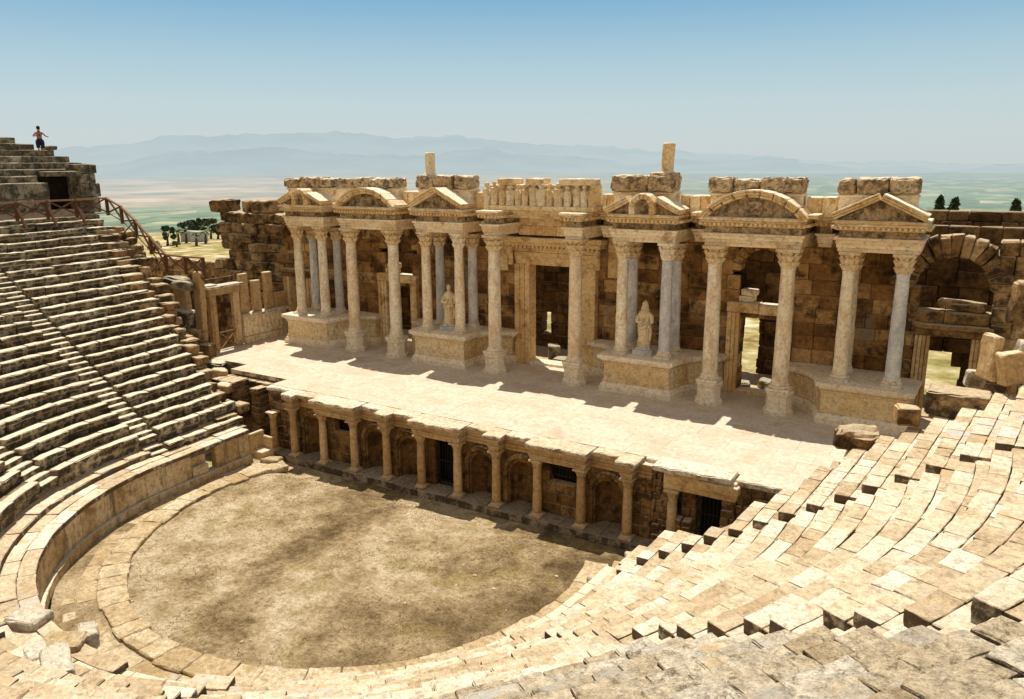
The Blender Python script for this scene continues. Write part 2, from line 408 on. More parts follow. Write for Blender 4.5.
for i in range(NR):
    r0 = R0+i*DR; r1 = r0+DR; zt = Z0+i*DZ
    if i == 0: zt = 2.17
    h = DZ if i else .33
    hw = SW/r0
    def seatblk(mb, wq, side, s0, s1):
        left = wq < 3
        if i == 0 and (wq not in (0, 7) or R_() < .25): return
        if left:
            jr = (R_()-.5)*.08; zz = zt+(R_()-.5)*.045
            pathblock(mb, side, s0, s1, r0+jr, r0+.42, zz-h-(.45 if i == 1 else .10), zz, e=.04, lip=.07, amp=.045,
                  jz=(R_()-.5)*.025, rj=(R_()-.5)*.08, amp2=.014)
        else:
            rough = wq in (4, 5)
            jr = (R_()-.5)*(.06 if rough else .05); zz = zt+(R_()-.5)*(.03 if rough else .010)
            pathblock(mb, side, s0, s1, r0+jr, r0+.37, zz-h-(.45 if i == 1 else .03), zz, e=.028 if rough else .014, lip=.01, amp=.045 if rough else .02,
                  jz=(R_()-.5)*.012, rj=(R_()-.5)*.03, amp2=.018 if rough else .008)
    def backblk(mb, wq, side, s0, s1):
        rough = wq in (4, 5)
        if i == 0: return
        if wq < 3:
            zz = zt-.085+(R_()-.5)*.03
            pathblock(mb, side, s0, s1, r0+.40, r1+.10, zz-.3, zz, e=.03, amp=.03, amp2=.01); return
        zz = zt-.012+(R_()-.5)*.012-(.05 if R_() < .04 else 0)
        pathblock(mb, side, s0, s1, r0+.378, r1+.10, zz-.3, zz, e=.025 if rough else .015, amp=.04 if rough else .018, amp2=.016 if rough else .007)
    for wq in range(8):
        mb = MB()
        if wq in (0, 7):
            side = -1 if wq == 0 else 1
            ye_ = (LY if wq == 0 else RY)[i]+(R_()-.5)*.25
            pp = split(YO+SW*(.9 if wq == 0 else .55), ye_, 1.15 if wq == 0 else .72)
            for k in range(len(pp)-1): seatblk(mb, wq, side, pp[k]+.004, pp[k+1]-.004)
            bk = mb if wq == 7 else MB()
            if True:
                pp = split(YO+SW*(.55 if wq else .9), ye_-.1, .8 if wq else 1.3)
                for k in range(len(pp)-1): backblk(bk, wq, side, pp[k]+.004, pp[k+1]-.004)
        else:
            a0 = hw*.9 if wq == 1 else cutsA[wq-2]+hw; a1 = PI-hw*.5 if wq == 6 else cutsA[wq-1]-hw*(1 if wq < 4 else .7)
            if wq > 4: a0 = cutsA[wq-2]+hw*.7+(R_()-.5)*.35/r0
            if wq in (4, 5): a1 += (R_()-.5)*.35/r0
            pp = split(a0, a1, ((1.1 if wq < 3 else .62)+.4*R_())/r0)
            for k in range(len(pp)-1): seatblk(mb, wq, 0, pp[k]+.003/r0, pp[k+1]-.003/r0)
            bk = mb if wq > 2 else MB()
            if True:
                pp = split(a0, a1, ((.7 if wq > 2 else 1.3)+.4*R_())/r0)
                for k in range(len(pp)-1): backblk(bk, wq, 0, pp[k]+.003/r0, pp[k+1]-.003/r0)
        if mb.v:
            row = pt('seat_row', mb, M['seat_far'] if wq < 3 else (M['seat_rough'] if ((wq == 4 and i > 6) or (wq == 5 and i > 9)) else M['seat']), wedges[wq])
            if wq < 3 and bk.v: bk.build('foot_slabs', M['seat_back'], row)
    for ci, c in enumerate([0.0]+cutsA+[PI]):
        if i == 0 and ci not in (0, 6): continue
        for q in (0, 1):
            st = MB()
            za = (zt-h/2-.04 if ci in (0, 1, 6) or (ci == 5 and i > 7 and R_() < .8) else (zt-.05 if ci == 5 else zt-h/2+.05)) if q == 0 else zt-.03-.05*R_()
            ra, rb = (r0, r0+DR/2) if q == 0 else (r0+DR/2, r1)
            if c == 0.0: pathblock(st, -1, YO-SW*.88, YO+SW*.88, ra+.02, rb+.1, za-.25, za+(R_()-.5)*.04, e=.03, amp=.02)
            elif c == PI: pathblock(st, 1, YO-SW*.5, YO+SW*.53, ra+.02, rb+.1, za-.25, za+(R_()-.5)*.04, e=.03, amp=.03)
            else: pathblock(st, 0, c-hw*(1 if ci < 4 else .69), c+hw*(1 if ci < 4 else .69), ra+.02, rb+.1, za-.25, za+(R_()-.5)*.04, e=.03, amp=.02)
            pt('step', st, M['seat_far'] if ci < 2 else M['seat'], stairs_[ci])
# rubble core and end walls under the rows
for side in (-1, 1):
    mb = MB()
    for i in range(NR):
        r0 = R0+i*DR
        zt = Z0+i*DZ-DZ-.04
        ye = (LY if side < 0 else RY)[i]
        zc = -.2
        while zc < zt-.15:
            hh = min(.5, zt-zc)
            if zt-zc < 1.2: mb.block(side*(r0+DR/2)-(DR/2+.03), side*(r0+DR/2)+(DR/2+.03), ye-1.3, ye-.15+(R_()-.5)*.2, zc, zc+hh-.01, amp=.02, e=.03)
            zc += hh
    pt('end_wall', mb, M['wallold'], wedges[0 if side < 0 else 7])
mb = MB()
for i in range(1, NR):
    r0 = R0+i*DR; zt = Z0+i*DZ-.35-.45*R_(); ye = LY[i]; zc = max(2.2, zt-1.3)
    while zc < zt:
        hh = .42; w = DR*(.9+.5*R_())
        mb.block(-(r0+w), -r0+.05, ye+.02, ye+.35+.5*R_(), zc, zc+hh-.02, amp=.06, e=.06, rz=(R_()-.5)*.2, seg=.25)
        zc += hh
pt('retaining_blocks', mb, M['wallold'], wedges[0])
# landing gangway above the top row
mb = MB()
rT = R0+NR*DR; zT = Z0+NR*DZ-.15
for (sd, s0, s1) in [(0, 0.0, PI), (-1, YO, 2.6), (1, YO, 2.6)]:
    pp = split(s0, s1, 1.4/(rT if sd == 0 else 1))
    for k in range(len(pp)-1):
        for (ra, rb) in ((rT-.1, rT+.95), (rT+.96, rT+2.1)):
            pathblock(mb, sd, pp[k], pp[k+1]-.01/(rT if sd == 0 else 1), ra, rb, zT-.4, zT+(R_()-.5)*.05, amp=.02, seg=.5)
o = mb.build('gangway', M['seat_old']); o['kind'] = 'structure'

mb = MB(); n_ = 60
for i_ in range(2):
    rr, zz = ((RF0, 1.40) if i_ == 0 else (rT+2.0, Z0+NR*DZ-.75)) if False else ((9.95, 1.35) if i_ == 0 else (rT+2.0, Z0+(rT+2.-R0)/DR*DZ-1.0))
    for sd_, a_ in [(-1, 1.6-2.4*0)]+[(0, PI*k_/n_) for k_ in range(n_+1)]+[(1, -1.2)]:
        if sd_ == 0: x_, y_ = hs(a_, rr)
        else: x_, y_ = sd_*rr, (-1.6 if i_ == 0 else (2. if sd_ < 0 else 1.8)) if sd_ < 0 else (-4.2 if i_ == 0 else 1.8)
        mb.v.append((x_, y_, zz))
q_ = n_+3
for k_ in range(q_-1): mb.f.append((k_, k_+1, q_+k_+1, q_+k_)); mb.t.append(.5)
o = mb.build('earth_bank', M['wallold']); o['kind'] = 'structure'

# podium wall round the orchestra, with its walkway
pod = empty('podium_wall', (0,-15.3,0), 'curved wall of upright marble slabs around the orchestra floor', 'wall')
mbD = MB(); mbC = MB(); mbB = MB(); mbW = MB()
RP = 9.66
def ring(mb, r0, r1, z0, z1, mean, gap=.012, e=.02, amp=.008, skip=None, jz=0., jr=0., sides=True, amin=0., amax=PI, ys=(-1.6, -1.6), seg=None, lean=0.):
    items = []
    pp = split(amin, amax, mean/r0)
    items += [(0, pp[k]+gap/2/r0, pp[k+1]-gap/2/r0) for k in range(len(pp)-1)]
    if sides:
        for sd, ye in ((-1, ys[0]), (1, ys[1])):
            pp = split(YO, ye, mean); items += [(sd, pp[k]+gap/2, pp[k+1]-gap/2) for k in range(len(pp)-1)]
    for sd, a, b in items:
        mid = (a+b)/2
        if skip and skip(sd, mid): continue
        j = (R_()-.5)*jr
        pathblock(mb, sd, a, b, r0+j, r1, z0, z1+(R_()-.5)*jz, e=e, amp=amp, jz=0, seg=seg)
gapf = lambda sd, m: (sd == -1 and -4.9 < m < -4.0)
nearcut = lambda sd, m: gapf(sd, m)
ring(mbB, RP-.16, RP+.4, .2, .58, 1.3, skip=nearcut, amp=.02, jr=.06)
ring(mbD, RP, RP+.35, .58, 1.62, 1.05, skip=lambda sd, m: gapf(sd, m) or (sd == 1 and m > -4.2), jr=.03, amp=.012)
ring(mbC, RP-.07, RP+.42, 1.625, 1.82, 1.5, skip=lambda sd, m: gapf(sd, m) or (sd == 0 and 1.72 < m < 1.85) or (sd == 0 and m > 1.95 and R_() < .45) or (sd == 0 and m > 2.7) or (sd == 1), jz=.03, jr=.05, amp=.02)
pt('base_moulding', mbB, M['podium'], pod); pt('upright_slabs', mbD, M['podium'], pod); pt('cap_stones', mbC, M['seat'], pod)
ring(mbW, RP+.43, R0+.10, 1.45, 1.83, 1.3, skip=lambda sd, m: sd == 1 and m > -3.6, jz=.06, amp=.025, e=.03)
ring(mbW, R0+.11, R0+DR+.14, 1.55, 2.02, 1.15, sides=False, amin=.03, jz=.10, amp=.03, e=.035)
pt('walkway_slabs', mbW, M['seat'], pod)
mb = MB()
for q in range(3): mb.block(-RP-.5+.0, -RP+.15-.18*q+.0, -4.85, -4.05, .2+.42*q, .6+.42*q, amp=.02)
pt('gap_steps', mb, M['podium'], pod)

# ------------------------------------------------------------------ orchestra
def disc_sheet(name, mat, cx, cy, r, zf, n=90, m=40, ymax=None, rin=0.):
    mb = MB()
    for i in range(m+1):
        rr = rin+(r-rin)*i/m
        for j in range(n):
            a = 2*PI*j/n; x = cx+rr*math.cos(a); y = cy+rr*math.sin(a)
            if ymax is not None: y = min(y, ymax)
            mb.v.append((x, y, zf(x, y)))
    for i in range(m):
        for j in range(n):
            j2 = (j+1) % n
            mb.f.append((i*n+j, i*n+j2, (i+1)*n+j2, (i+1)*n+j)); mb.t.append(.5)
    return mb.build(name, mat, None, True)
def dirt_material():
    m = bpy.data.materials.new('dry_earth'); m.use_nodes = True; nt = m.node_tree; N = nt.nodes; L = nt.links
    b = N['Principled BSDF']; b.inputs['Roughness'].default_value = 1; b.inputs['Specular IOR Level'].default_value = .1
    g = N.new('ShaderNodeNewGeometry')
    def noi(s, d, r=.6):
        n = N.new('ShaderNodeTexNoise'); n.inputs['Scale'].default_value = s; n.inputs['Detail'].default_value = d; n.inputs['Roughness'].default_value = r
        L.new(g.outputs['Position'], n.inputs['Vector']); return n.outputs[0]
    def ramp(src, st):
        r = N.new('ShaderNodeValToRGB'); e = r.color_ramp.elements
        while len(e) < len(st): e.new(.5)
        for i, (p, c) in enumerate(st): e[i].position = p; e[i].color = (*c, 1)
        L.new(src, r.inputs[0]); return r.outputs[0]
    def mix(t, a, bb, f):
        x = N.new('ShaderNodeMix'); x.data_type = 'RGBA'; x.blend_type = t
        if isinstance(f, float): x.inputs[0].default_value = f
        else: L.new(f, x.inputs[0])
        for i, q in ((6, a), (7, bb)):
            if isinstance(q, tuple): x.inputs[i].default_value = (*q, 1)
            else: L.new(q, x.inputs[i])
        return x.outputs[2]
    a0 = noi(.42, 12, .76)
    def mth(op, a_, b_=0.):
        x = N.new('ShaderNodeMath'); x.operation = op
        for i_, q_ in ((0, a_), (1, b_)):
            if isinstance(q_, (int, float)): x.inputs[i_].default_value = q_
            else: L.new(q_, x.inputs[i_])
        return x.outputs[0]
    sx_ = N.new('ShaderNodeSeparateXYZ'); L.new(g.outputs['Position'], sx_.inputs[0])
    # trodden strip of darker weeds crossing the floor, with a wider patch near the stage
    ln_ = mth('ABSOLUTE', mth('ADD', mth('ADD', sx_.outputs[0], 2.4), mth('MULTIPLY', mth('ADD', sx_.outputs[1], 2.), .235)))
    ln_ = mth('ADD', ln_, mth('MULTIPLY', mth('SUBTRACT', noi(1.1, 10, .75), .5), 6.0))
    wd = mth('MAXIMUM', mth('ADD', 2.1, mth('MULTIPLY', sx_.outputs[1], .16)), .75)
    msk_ = mth('MAXIMUM', mth('SUBTRACT', 1.0, mth('DIVIDE', ln_, mth('MULTIPLY', wd, 1.5))), 0.)
    rt_ = mth('MULTIPLY', mth('MAXIMUM', mth('MULTIPLY', mth('SUBTRACT', sx_.outputs[0], 1.8), .17), 0.), .17)
    a = mth('SUBTRACT', mth('SUBTRACT', mth('ADD', a0, .045), mth('MULTIPLY', mth('MINIMUM', msk_, 1.), .13)), rt_)
    col = ramp(a, [(.30, (.16,.11,.055)), (.41, (.32,.235,.13)), (.51, (.52,.40,.24)), (.62, (.74,.62,.44))])
    gn = noi(.45, 6)
    col = mix('MIX', col, (.34,.26,.08), ramp(gn, [(.55, (0,0,0)), (.66, (.6,.6,.6))]))
    f0 = noi(2.6, 10, .8)
    col = mix('MULTIPLY', col, ramp(f0, [(.38, (.52,.46,.38)), (.5, (1.,1.,1.))]), .8)
    f1 = noi(9, 9, .75)
    col = mix('MULTIPLY', col, ramp(f1, [(.33, (.6,.54,.46)), (.55, (1.12,1.12,1.1))]), 1.)
    f2 = noi(40, 4, .7)
    col = mix('MULTIPLY', col, ramp(f2, [(.36, (.55,.52,.48)), (.53, (1.08,1.08,1.08))]), .6)
    L.new(col, b.inputs['Base Color'])
    bp = N.new('ShaderNodeBump'); bp.inputs['Distance'].default_value = .08; L.new(f1, bp.inputs['Height'])
    b2 = N.new('ShaderNodeBump'); b2.inputs['Distance'].default_value = .03; L.new(f2, b2.inputs['Height']); L.new(bp.outputs[0], b2.inputs['Normal'])
    L.new(b2.outputs[0], b.inputs['Normal'])
    return m
M['dirt'] = dirt_material()
def dirt_z(x, y):
    z = .24 + .05*n3((x, y, 0), .5) + .03*n3((x, y, 3), 2.)
    if y > -2.2: z -= .34*min(1, (y+2.2)/1.2)
    return z
o = disc_sheet('orchestra_floor', M['dirt'], 0, -4.7, 10.35, dirt_z, 110, 60, ymax=-.35); o['kind'] = 'structure'
base = MB(); base.box(-11.5, 12.8, -15.8, 1.2, -.3, -.05); o = base.build('ground_bed', M['dirt']); o['kind'] = 'structure'
# ring paving: two curved bands of worn slabs
def ringpave(r0, r1, zt, a0, a1, mean, jr=.08, cy=-4.55, jz=.03, keep=1.0):
    mb = MB()
    pp = split(a0, a1, mean/r0)
    for k in range(len(pp)-1):
        if R_() > keep: continue
        aa, bb = pp[k]+.003/r0, pp[k+1]-.003/r0
        j0 = (R_()-.5)*jr; j1 = (R_()-.5)*jr; zz = zt+(R_()-.5)*jz
        def fn(u, v, w):
            a = aa+(bb-aa)*u; r = r0+j0+(r1+j1-r0-j0)*v
            y = cy-r*math.sin(a)
            return (-r*math.cos(a), min(y, -.9 if a < 1 else -1.2), zz-.3+.3*w)
        L = (bb-aa)*r0
        mb.grid_box(fn, cuts(L, .04, .2), cuts(r1-r0, .04, .2), [0, .88, 1], (.03/L, .03/(r1-r0), .05), .035, 2.5, None, None, .018)
    return mb
A0 = -.40
mb = ringpave(8.28, 9.16, .36, A0, PI+.25, 1.0, jr=.13, jz=.03, keep=1.); 
pav = mb.build('ring_paving', M['pave']); pav['kind'] = 'structure'
mb = ringpave(9.2, 9.78, .27, A0, PI+.3, 1.2, jr=.10, jz=.03, keep=.97)
mb2 = ringpave(9.83, 10.2, .26, A0, PI+.3, .7, jr=.08, jz=.03, keep=.25)
k = len(mb.v); mb.v += mb2.v; mb.f += [tuple(i+k for i in f) for f in mb2.f]; mb.t += mb2.t
pav = mb.build('outer_paving', M['pave']); pav['kind'] = 'structure'
# dry tufts and pebbles
mb = MB()
rnd = random.Random(3)
for _ in range(9000):
    a = rnd.random()*2*PI; r = 8.5*math.sqrt(rnd.random()); x = r*math.cos(a); y = -4.7+r*math.sin(a)
    if y > -1.3: 
        if rnd.random() < .6 or y > -.8: continue
    dens = n3((x, y, 0), .45, 4.)+.5*n3((x, y, 0), 2.2, 1.)
    if dens < .0+.25*rnd.random(): continue
    z = dirt_z(x, y)
    for q in range(2):
        b = rnd.random()*PI; w = .010+.010*rnd.random(); h = .02+.04*rnd.random(); l = (rnd.random()-.5)*.08
        k = len(mb.v); dx, dy = math.cos(b)*w, math.sin(b)*w
        mb.v += [(x-dx, y-dy, z-.01), (x+dx, y+dy, z-.01), (x+l, y+l*.7, z+h)]
        mb.f.append((k, k+1, k+2)); mb.t.append(rnd.random())
tuft = stone('dry_grass', (.34,.26,.11), (.48,.38,.20), (.62,.5,.30), stain_amt=0, bump=.001, mott=.1)
o = mb.build('dry_grass', tuft); tag(o, 'sparse dry grass tufts scattered over the orchestra earth', 'grass'); o['kind'] = 'stuff'
mb = MB()
for _ in range(120):
    a = rnd.random()*2*PI; r = 8.3*math.sqrt(rnd.random()); x = r*math.cos(a); y = min(-1.3, -4.7+r*math.sin(a)); s_ = .02+.06*rnd.random()**2
    z = dirt_z(x, y)
    mb.grid_box(lambda u, v, w: (x+(u-.5)*s_*2.4, y+(v-.5)*s_*2, z+(w-.4)*s_*1.1), [0,.5,1], [0,.5,1], [0,.5,1], (.2,.2,.2), s_*.3, 9., rnd.random())
o = mb.build('pebbles', M['pave']); tag(o, 'pale pebbles strewn on the brown orchestra earth', 'pebbles'); o['kind'] = 'stuff'
# ------------------------------------------------------------------ stage floor
ZS = 3.36
S = 1.9
KX = lambda k: (k-4.5)*S
stagefloor = stone('stage_marble_paving', (.56,.46,.34), (.64,.54,.42), (.70,.61,.50), stain=(.50,.38,.26), stain_amt=.45, bump=.008, mott=.10, pits=.25, patches=(((.60,.46,.33), .5, .56), ((.44,.35,.24), 2.2, .62), ((.50,.40,.29), .35, .60)), side=(.14,.09,.045), side_amt=.5)
mb = MB()
y = .62; row = 0
ys = [.62]
while ys[-1] < 9.9: ys.append(ys[-1]+.75+.5*R_())
ys[-1] = 10.6
for j in range(len(ys)-1):
    x = -19.0 if ys[j] > 2.6 else (-14.8 if ys[j] > 1.2 else -10.6)
    xe = 18.8 if ys[j] > 6 else 15.2
    while x < xe:
        w = min(1.1+1.3*R_(), xe-x+.01)
        if w < .1: break
        mb.block(x, x+w-.003, ys[j]+(R_()*.06 if j == 0 else 0), ys[j+1]-.003, ZS-.22, ZS+(R_()-.5)*.006, e=.006, seg=.9, amp=.004, tint=.3+.4*R_())
        x += w
o = mb.build('stage_floor', stagefloor); o['kind'] = 'structure'
mb = MB(); mb.box(-18.9, 18.8, 2.7, 10.55, ZS-.6, ZS-.26); mb.box(-14.7, 15.1, 1.95, 2.69, ZS-.6, ZS-.26); o = mb.build('stage_floor_bed', M['front']); o['kind'] = 'structure'

# ------------------------------------------------------------------ stage front (proscenium)
front = empty('proscenium_wall', (0,0,0), 'low colonnaded stage front wall with arched niches facing the orchestra', 'wall')
mb = MB()
x = -11.
while x < 10.2:
    w = 1.2+R_(); w = min(w, 10.3-x)
    mb.block(x, x+w-.01, -.38+(R_()-.5)*.04, .95, -.15, .27, amp=.015); x += w
pt('plinth', mb, M['plinth'], front)

def arch_panel(mb, x0, x1, z0, z1, y, cx, r, zs, depth=.55, tint=.5, back=True, n=14, zb=None):
    """wall face at y (facing -y) from x0..x1 with an arched niche (half-round in plan when back)"""
    zb = z0 if zb is None else zb
    pts = [(cx-r, zb)] + [(cx-r*math.cos(PI*i/n), zs+r*math.sin(PI*i/n)) for i in range(n+1)] + [(cx+r, zb)]
    k = len(mb.v)
    # outer partner points on the rectangle
    outp = []
    for (px, pz) in pts:
        if pz <= zs: outp.append((x0 if px < cx else x1, pz))
        else:
            dx, dz = px-cx, pz-zs
            t = min([(x1-cx)/dx if dx > 1e-6 else ((x0-cx)/dx if dx < -1e-6 else 1e9), (z1-zs)/dz if dz > 1e-6 else 1e9])
            outp.append((cx+dx*t, zs+dz*t))
    for (a, b) in pts: mb.v.append((a, y, b))
    for (a, b) in outp: mb.v.append((a, y, b))
    m = len(pts)
    for i in range(m-1):
        mb.f.append((k+i, k+i+1, k+m+i+1, k+m+i)); mb.t.append(tint)
    # corners of the rectangle
    for i in range(m-1):
        a, b = outp[i], outp[i+1]
        if abs(a[0]-b[0]) > 1e-5 and abs(a[1]-b[1]) > 1e-5:
            cxn = x0 if a[0] < cx and b[0] <= cx+1e-6 and a[0] <= x0+1e-6 else x1
            q = len(mb.v); mb.v.append((cxn, y, z1)); mb.f.append((k+m+i, k+m+i+1, q)); mb.t.append(tint)
    if zb > z0:
        q = len(mb.v); mb.v += [(x0, y, z0), (x1, y, z0), (x1, y, zb), (x0, y, zb)]; mb.f.append((q, q+1, q+2, q+3)); mb.t.append(tint)
    # niche surface
    ring_ = []
    for (px, pz) in pts:
        rowv = []
        ns = 7
        for j in range(ns):
            f = j/(ns-1)
            if back:                 # half dome / half cylinder
                rr = abs(px-cx)
                yy = y+depth*math.sin(f*PI/2); sh = math.cos(f*PI/2)
                rowv.append((cx+(px-cx)*sh, yy, (zs+(pz-zs)*sh) if pz > zs else pz))
            else: rowv.append((px, y+depth*f, pz))
        q = len(mb.v); mb.v += rowv; ring_.append(q)
    for i in range(m-1):
        for j in range(ns-1):
            mb.f.append((ring_[i]+j, ring_[i]+j+1, ring_[i+1]+j+1, ring_[i+1]+j)); mb.t.append(tint*.6)
def archivolt(mb, cx, zs, r, w, y0, y1, n=11, a0=0., a1=PI, e=.015, amp=.006):
    for i in range(n):
        b0 = a0+(a1-a0)*i/n+.006; b1 = a0+(a1-a0)*(i+1)/n-.006
        def fn(u, v, ww):
            a = b0+(b1-b0)*u; rr = r+w*ww
            return (cx-rr*math.cos(a), y0+(y1-y0)*v, zs+rr*math.sin(a))
        mb.grid_box(fn, [0,.12,.88,1], [0,.1,.9,1], [0,.12,.88,1], (.06,.03,.06), amp, 3.)
YF = .42
mb = MB(); av = MB(); nic = MB(); drk = MB()
def course_wall(mb, x0, x1, z0, z1, y0, y1, ch=.42, bw=.9, hole=None, amp=.012, e=.022, jy=.02, seg=.5, jrow=0.):
    z = z0
    while z < z1-.05:
        h = min(ch*(.85+.3*R_()), z1-z)
        if z1-(z+h) < ch*.4: h = z1-z
        x = x0-bw*.5*R_()
        while x < x1:
            w = bw*(.65+.7*R_()); a = max(x, x0); b = min(x+w, x1)
            if x1-b < .25*bw: b = x1; w = b-x+.01
            spans = [(a, b)]
            if hole:
                n = 14; spans = []; st_ = None
                for q in range(n):
                    m = a+(b-a)*(q+.5)/n; ok = not hole(m, z+h/2)
                    if ok and st_ is None: st_ = a+(b-a)*q/n
                    if not ok and st_ is not None: spans.append((st_, a+(b-a)*q/n)); st_ = None
                if st_ is not None: spans.append((st_, b))
            for (p, q) in spans:
                if q-p > .06:
                    j = (R_()-.5)*jy
                    mb.block(p, q-.012, y0+j, y1, z, z+h-.012, e=min(e, (q-p)*.2), seg=seg, amp=amp)
            x += w
        z += h
for c in (.5, 2.5, 3.5, 5.5, 6.5, 8.5):
    cx = KX(c); r = .56; zs = 1.62
    av = MB(); nc = MB(); arch_panel(nc, cx-S/2, cx+S/2, .27, 2.62, YF, cx, r, zs, depth=.6, tint=.3+.5*R_())
    nic_ = pt('niche', nc, M['front'], front)
    archivolt(av, cx, zs+.12, r+.06, .17, YF-.16, YF+.05, 11)
    for sg in (-1, 1): av.block(cx+sg*(r+.17)-.1, cx+sg*(r+.17)+.1, YF-.12, YF+.05, .27, zs+.1, amp=.006)
    av.build('archivolt', M['front'], nic_)
for c in (1.5, 7.5):
    cx = KX(c); mb = MB(); drk = MB()
    course_wall(mb, cx-S/2, cx+S/2, .27, 2.62, YF, YF+.35, .45, .9, hole=lambda x, z: False if z < 1.75 else abs(x-cx) < .62)
    drk.box(cx-S/2, cx+S/2, YF+.4, YF+.45, .27, 2.62)
    pt('window_bay', mb, M['front'], front); pt('dark_window', drk, M['dark'], front)
cx = KX(4.5); mb = MB(); drk = MB()
for sg in (-1, 1): mb.block(cx+sg*.75-.2, cx+sg*.75+.2, YF, YF+.4, .27, 2.62)
drk.box(cx-.9, cx+.9, YF+.8, YF+.85, .27, 2.62)
pt('door_jambs', mb, M['front'], front); mb = MB()
course_wall(mb, KX(9), 9.35, .27, 2.62, YF-.1, YF+.3, .45, .7)
# rough masonry right of the colonnade and left return
rub = MB()
course_wall(rub, 9.36, 10.05, .1, 3.1, YF-.15, YF+.3, .24, .32, amp=.03, e=.05, jy=.08, seg=.3)
pt('rubble_masonry', rub, M['front'], front); rub = MB()
course_wall(rub, 12.45, 15.2, .1, 3.14, .1, .6, .36, .5, amp=.03, e=.05, jy=.1, seg=.3)
course_wall(rub, 12.0, 12.44, .1, 2.9, -.15, .6, .3, .44, amp=.03, e=.05, jy=.1, seg=.3)
pt('rubble_masonry', rub, M['front'], front); rub = MB()
course_wall(rub, -10.6, -8.6, .27, 3.1, YF-.05, YF+.4, .4, .5, amp=.03, e=.05, jy=.1, seg=.3)
course_wall(rub, -14.9, -10.9, .1, 3.05, 1.35, 1.9, .32, .6, amp=.03, e=.05, jy=.1, seg=.3)
course_wall(rub, -12.2, -11.6, .1, 2.95, .6, 1.34, .3, .6, amp=.03, e=.05, jy=.1, seg=.3)
course_wall(rub, -14.6, -13.0, 1.2, 3.2, .3, 1.34, .3, .5, amp=.03, e=.05, jy=.1, seg=.3)
pt('end_panel', mb, M['front'], front); pt('rubble_masonry', rub, M['front'], front)
pt('dark_recess', drk, M['dark'], front)
# iron gratings
for (c, z0, z1, hw) in ((4.5, .3, 2.5, .55), (7.5, 1.85, 2.55, .62)):
    g = MB(); cx = KX(c)
    for q in range(9): g.bar((cx-hw+2*hw*q/8, YF+.2, z0), (cx-hw+2*hw*q/8, YF+.2, z1), .025)
    for z in (z0+.03, (z0+z1)/2, z1-.03): g.bar((cx-hw, YF+.2, z), (cx+hw, YF+.2, z), .035)
    pt('iron_grating', g, M['iron'], front)
# entablature: continuous wall head plus ressauts over the columns
en = MB()
def mould(mb, x0, x1, y0, y1, z0, z1, steps, tint=None, seg=1.0, amp=.008, e=.012):
    """stack of (fraction of height, projection) courses"""
    z = z0
    for (f, pr) in steps:
        h = (z1-z0)*f
        mb.block(x0-pr, x1+pr, y0-pr, y1, z, z+h-.002, e=e, seg=seg, amp=amp, tint=tint)
        z += h
ENF = [(.16, 0), (.16, .03), (.14, .06), (.28, .0), (.12, .08), (.14, .14)]
mould(en, -9.3, 9.3, YF-.06, 1.6, 2.63, 3.19, ENF, seg=.8)
pt('entablature', en, M['frontcol'], front)
for k in (0, 3, 6, 9):
    en = MB(); mould(en, KX(k)-.2, KX(k)+.2, -.22, YF, 2.66, 3.19, ENF, tint=.4); pt('projecting_entablature', en, M['frontcol'], front)
for k0 in (1, 4, 7):
    en = MB(); mould(en, KX(k0)-.22, KX(k0+1)+.22, -.22, YF, 2.66, 3.19, ENF, tint=.55, seg=.7); pt('projecting_entablature', en, M['frontcol'], front)
# column with base and capital
def small_column(x, y, z0, z1, r, parent, mat, n=16):
    sh = MB(); sd = R_()*9
    m = 9
    sh.lathe(x, y, [(r*(1-.16*(i/m)**1.5), z0+.16+(z1-.30-z0-.16)*i/m) for i in range(m+1)], n, R_(), amp=.012, seed=sd)
    o = pt('column', sh, mat, parent, True)
    b = MB(); b.block(x-r*1.35, x+r*1.35, y-r*1.35, y+r*1.35, z0, z0+.07, e=.01, amp=.004)
    b.lathe(x, y, [(r*1.28, z0+.07), (r*1.34, z0+.10), (r*1.15, z0+.125), (r*1.2, z0+.145), (r*1.02, z0+.17)], n)
    c = MB(); c.lathe(x, y, [(r*.86, z1-.31), (r*.98, z1-.29), (r*.88, z1-.26), (r*1.15, z1-.14), (r*1.35, z1-.07)], n, mod=lambda a, z, i: 1+.06*math.cos(8*a))
    c.block(x-r*1.4, x+r*1.4, y-r*1.4, y+r*1.4, z1-.07, z1, e=.01, amp=.004)
    for nm, q in (('base', b), ('capital', c)):
        q = q.build(nm, mat, o)
for k in range(10): small_column(KX(k), -.02, .27, 2.65, .19, front, M['frontcol'])
small_column(KX(-.72), -.02, .27, 2.25, .19, front, M['frontcol'])
small_column(10.25, -.02, .2, 2.6, .19, front, M['frontcol'])
# irregular worn slabs over the ressauts
def slab(mb, x0, x1, y0, y1, z0, z1, n=9, jag=.14, tint=None):
    """slab with a jagged front edge"""
    L = x1-x0; sd = R_()*40
    us = [i/n for i in range(n+1)]
    def fn(u, v, w):
        j = jag*(noise.noise(Vector((x0+u*L*1.0, sd, 0))*1.7)+.5*noise.noise(Vector((x0+u*L, sd, 3))*5))
        return (x0+u*L, y0+(y1-y0)*v+(1-v)*j, z0+(z1-z0)*w+.02*noise.noise(Vector((u*L*2, v*3, sd))))
    mb.grid_box(fn, us, cuts(y1-y0, .04, .2), [0,.2,.8,1], (.02/L, .04/(y1-y0), .12), .012, 5., tint, None, .006)
def eslab(*a):
    sl = MB(); slab(sl, *a); pt('edge_slab', sl, M['slab'], front)
for k0 in (1, 4, 7): eslab(KX(k0)-.38, KX(k0+1)+.36, -.42, .62, 3.2, 3.375, 16, .18, R_())
for k in (0, 3, 6, 9): eslab(KX(k)-.42, KX(k)+.40, -.40, .6, 3.2, 3.37, 8, .14, R_())
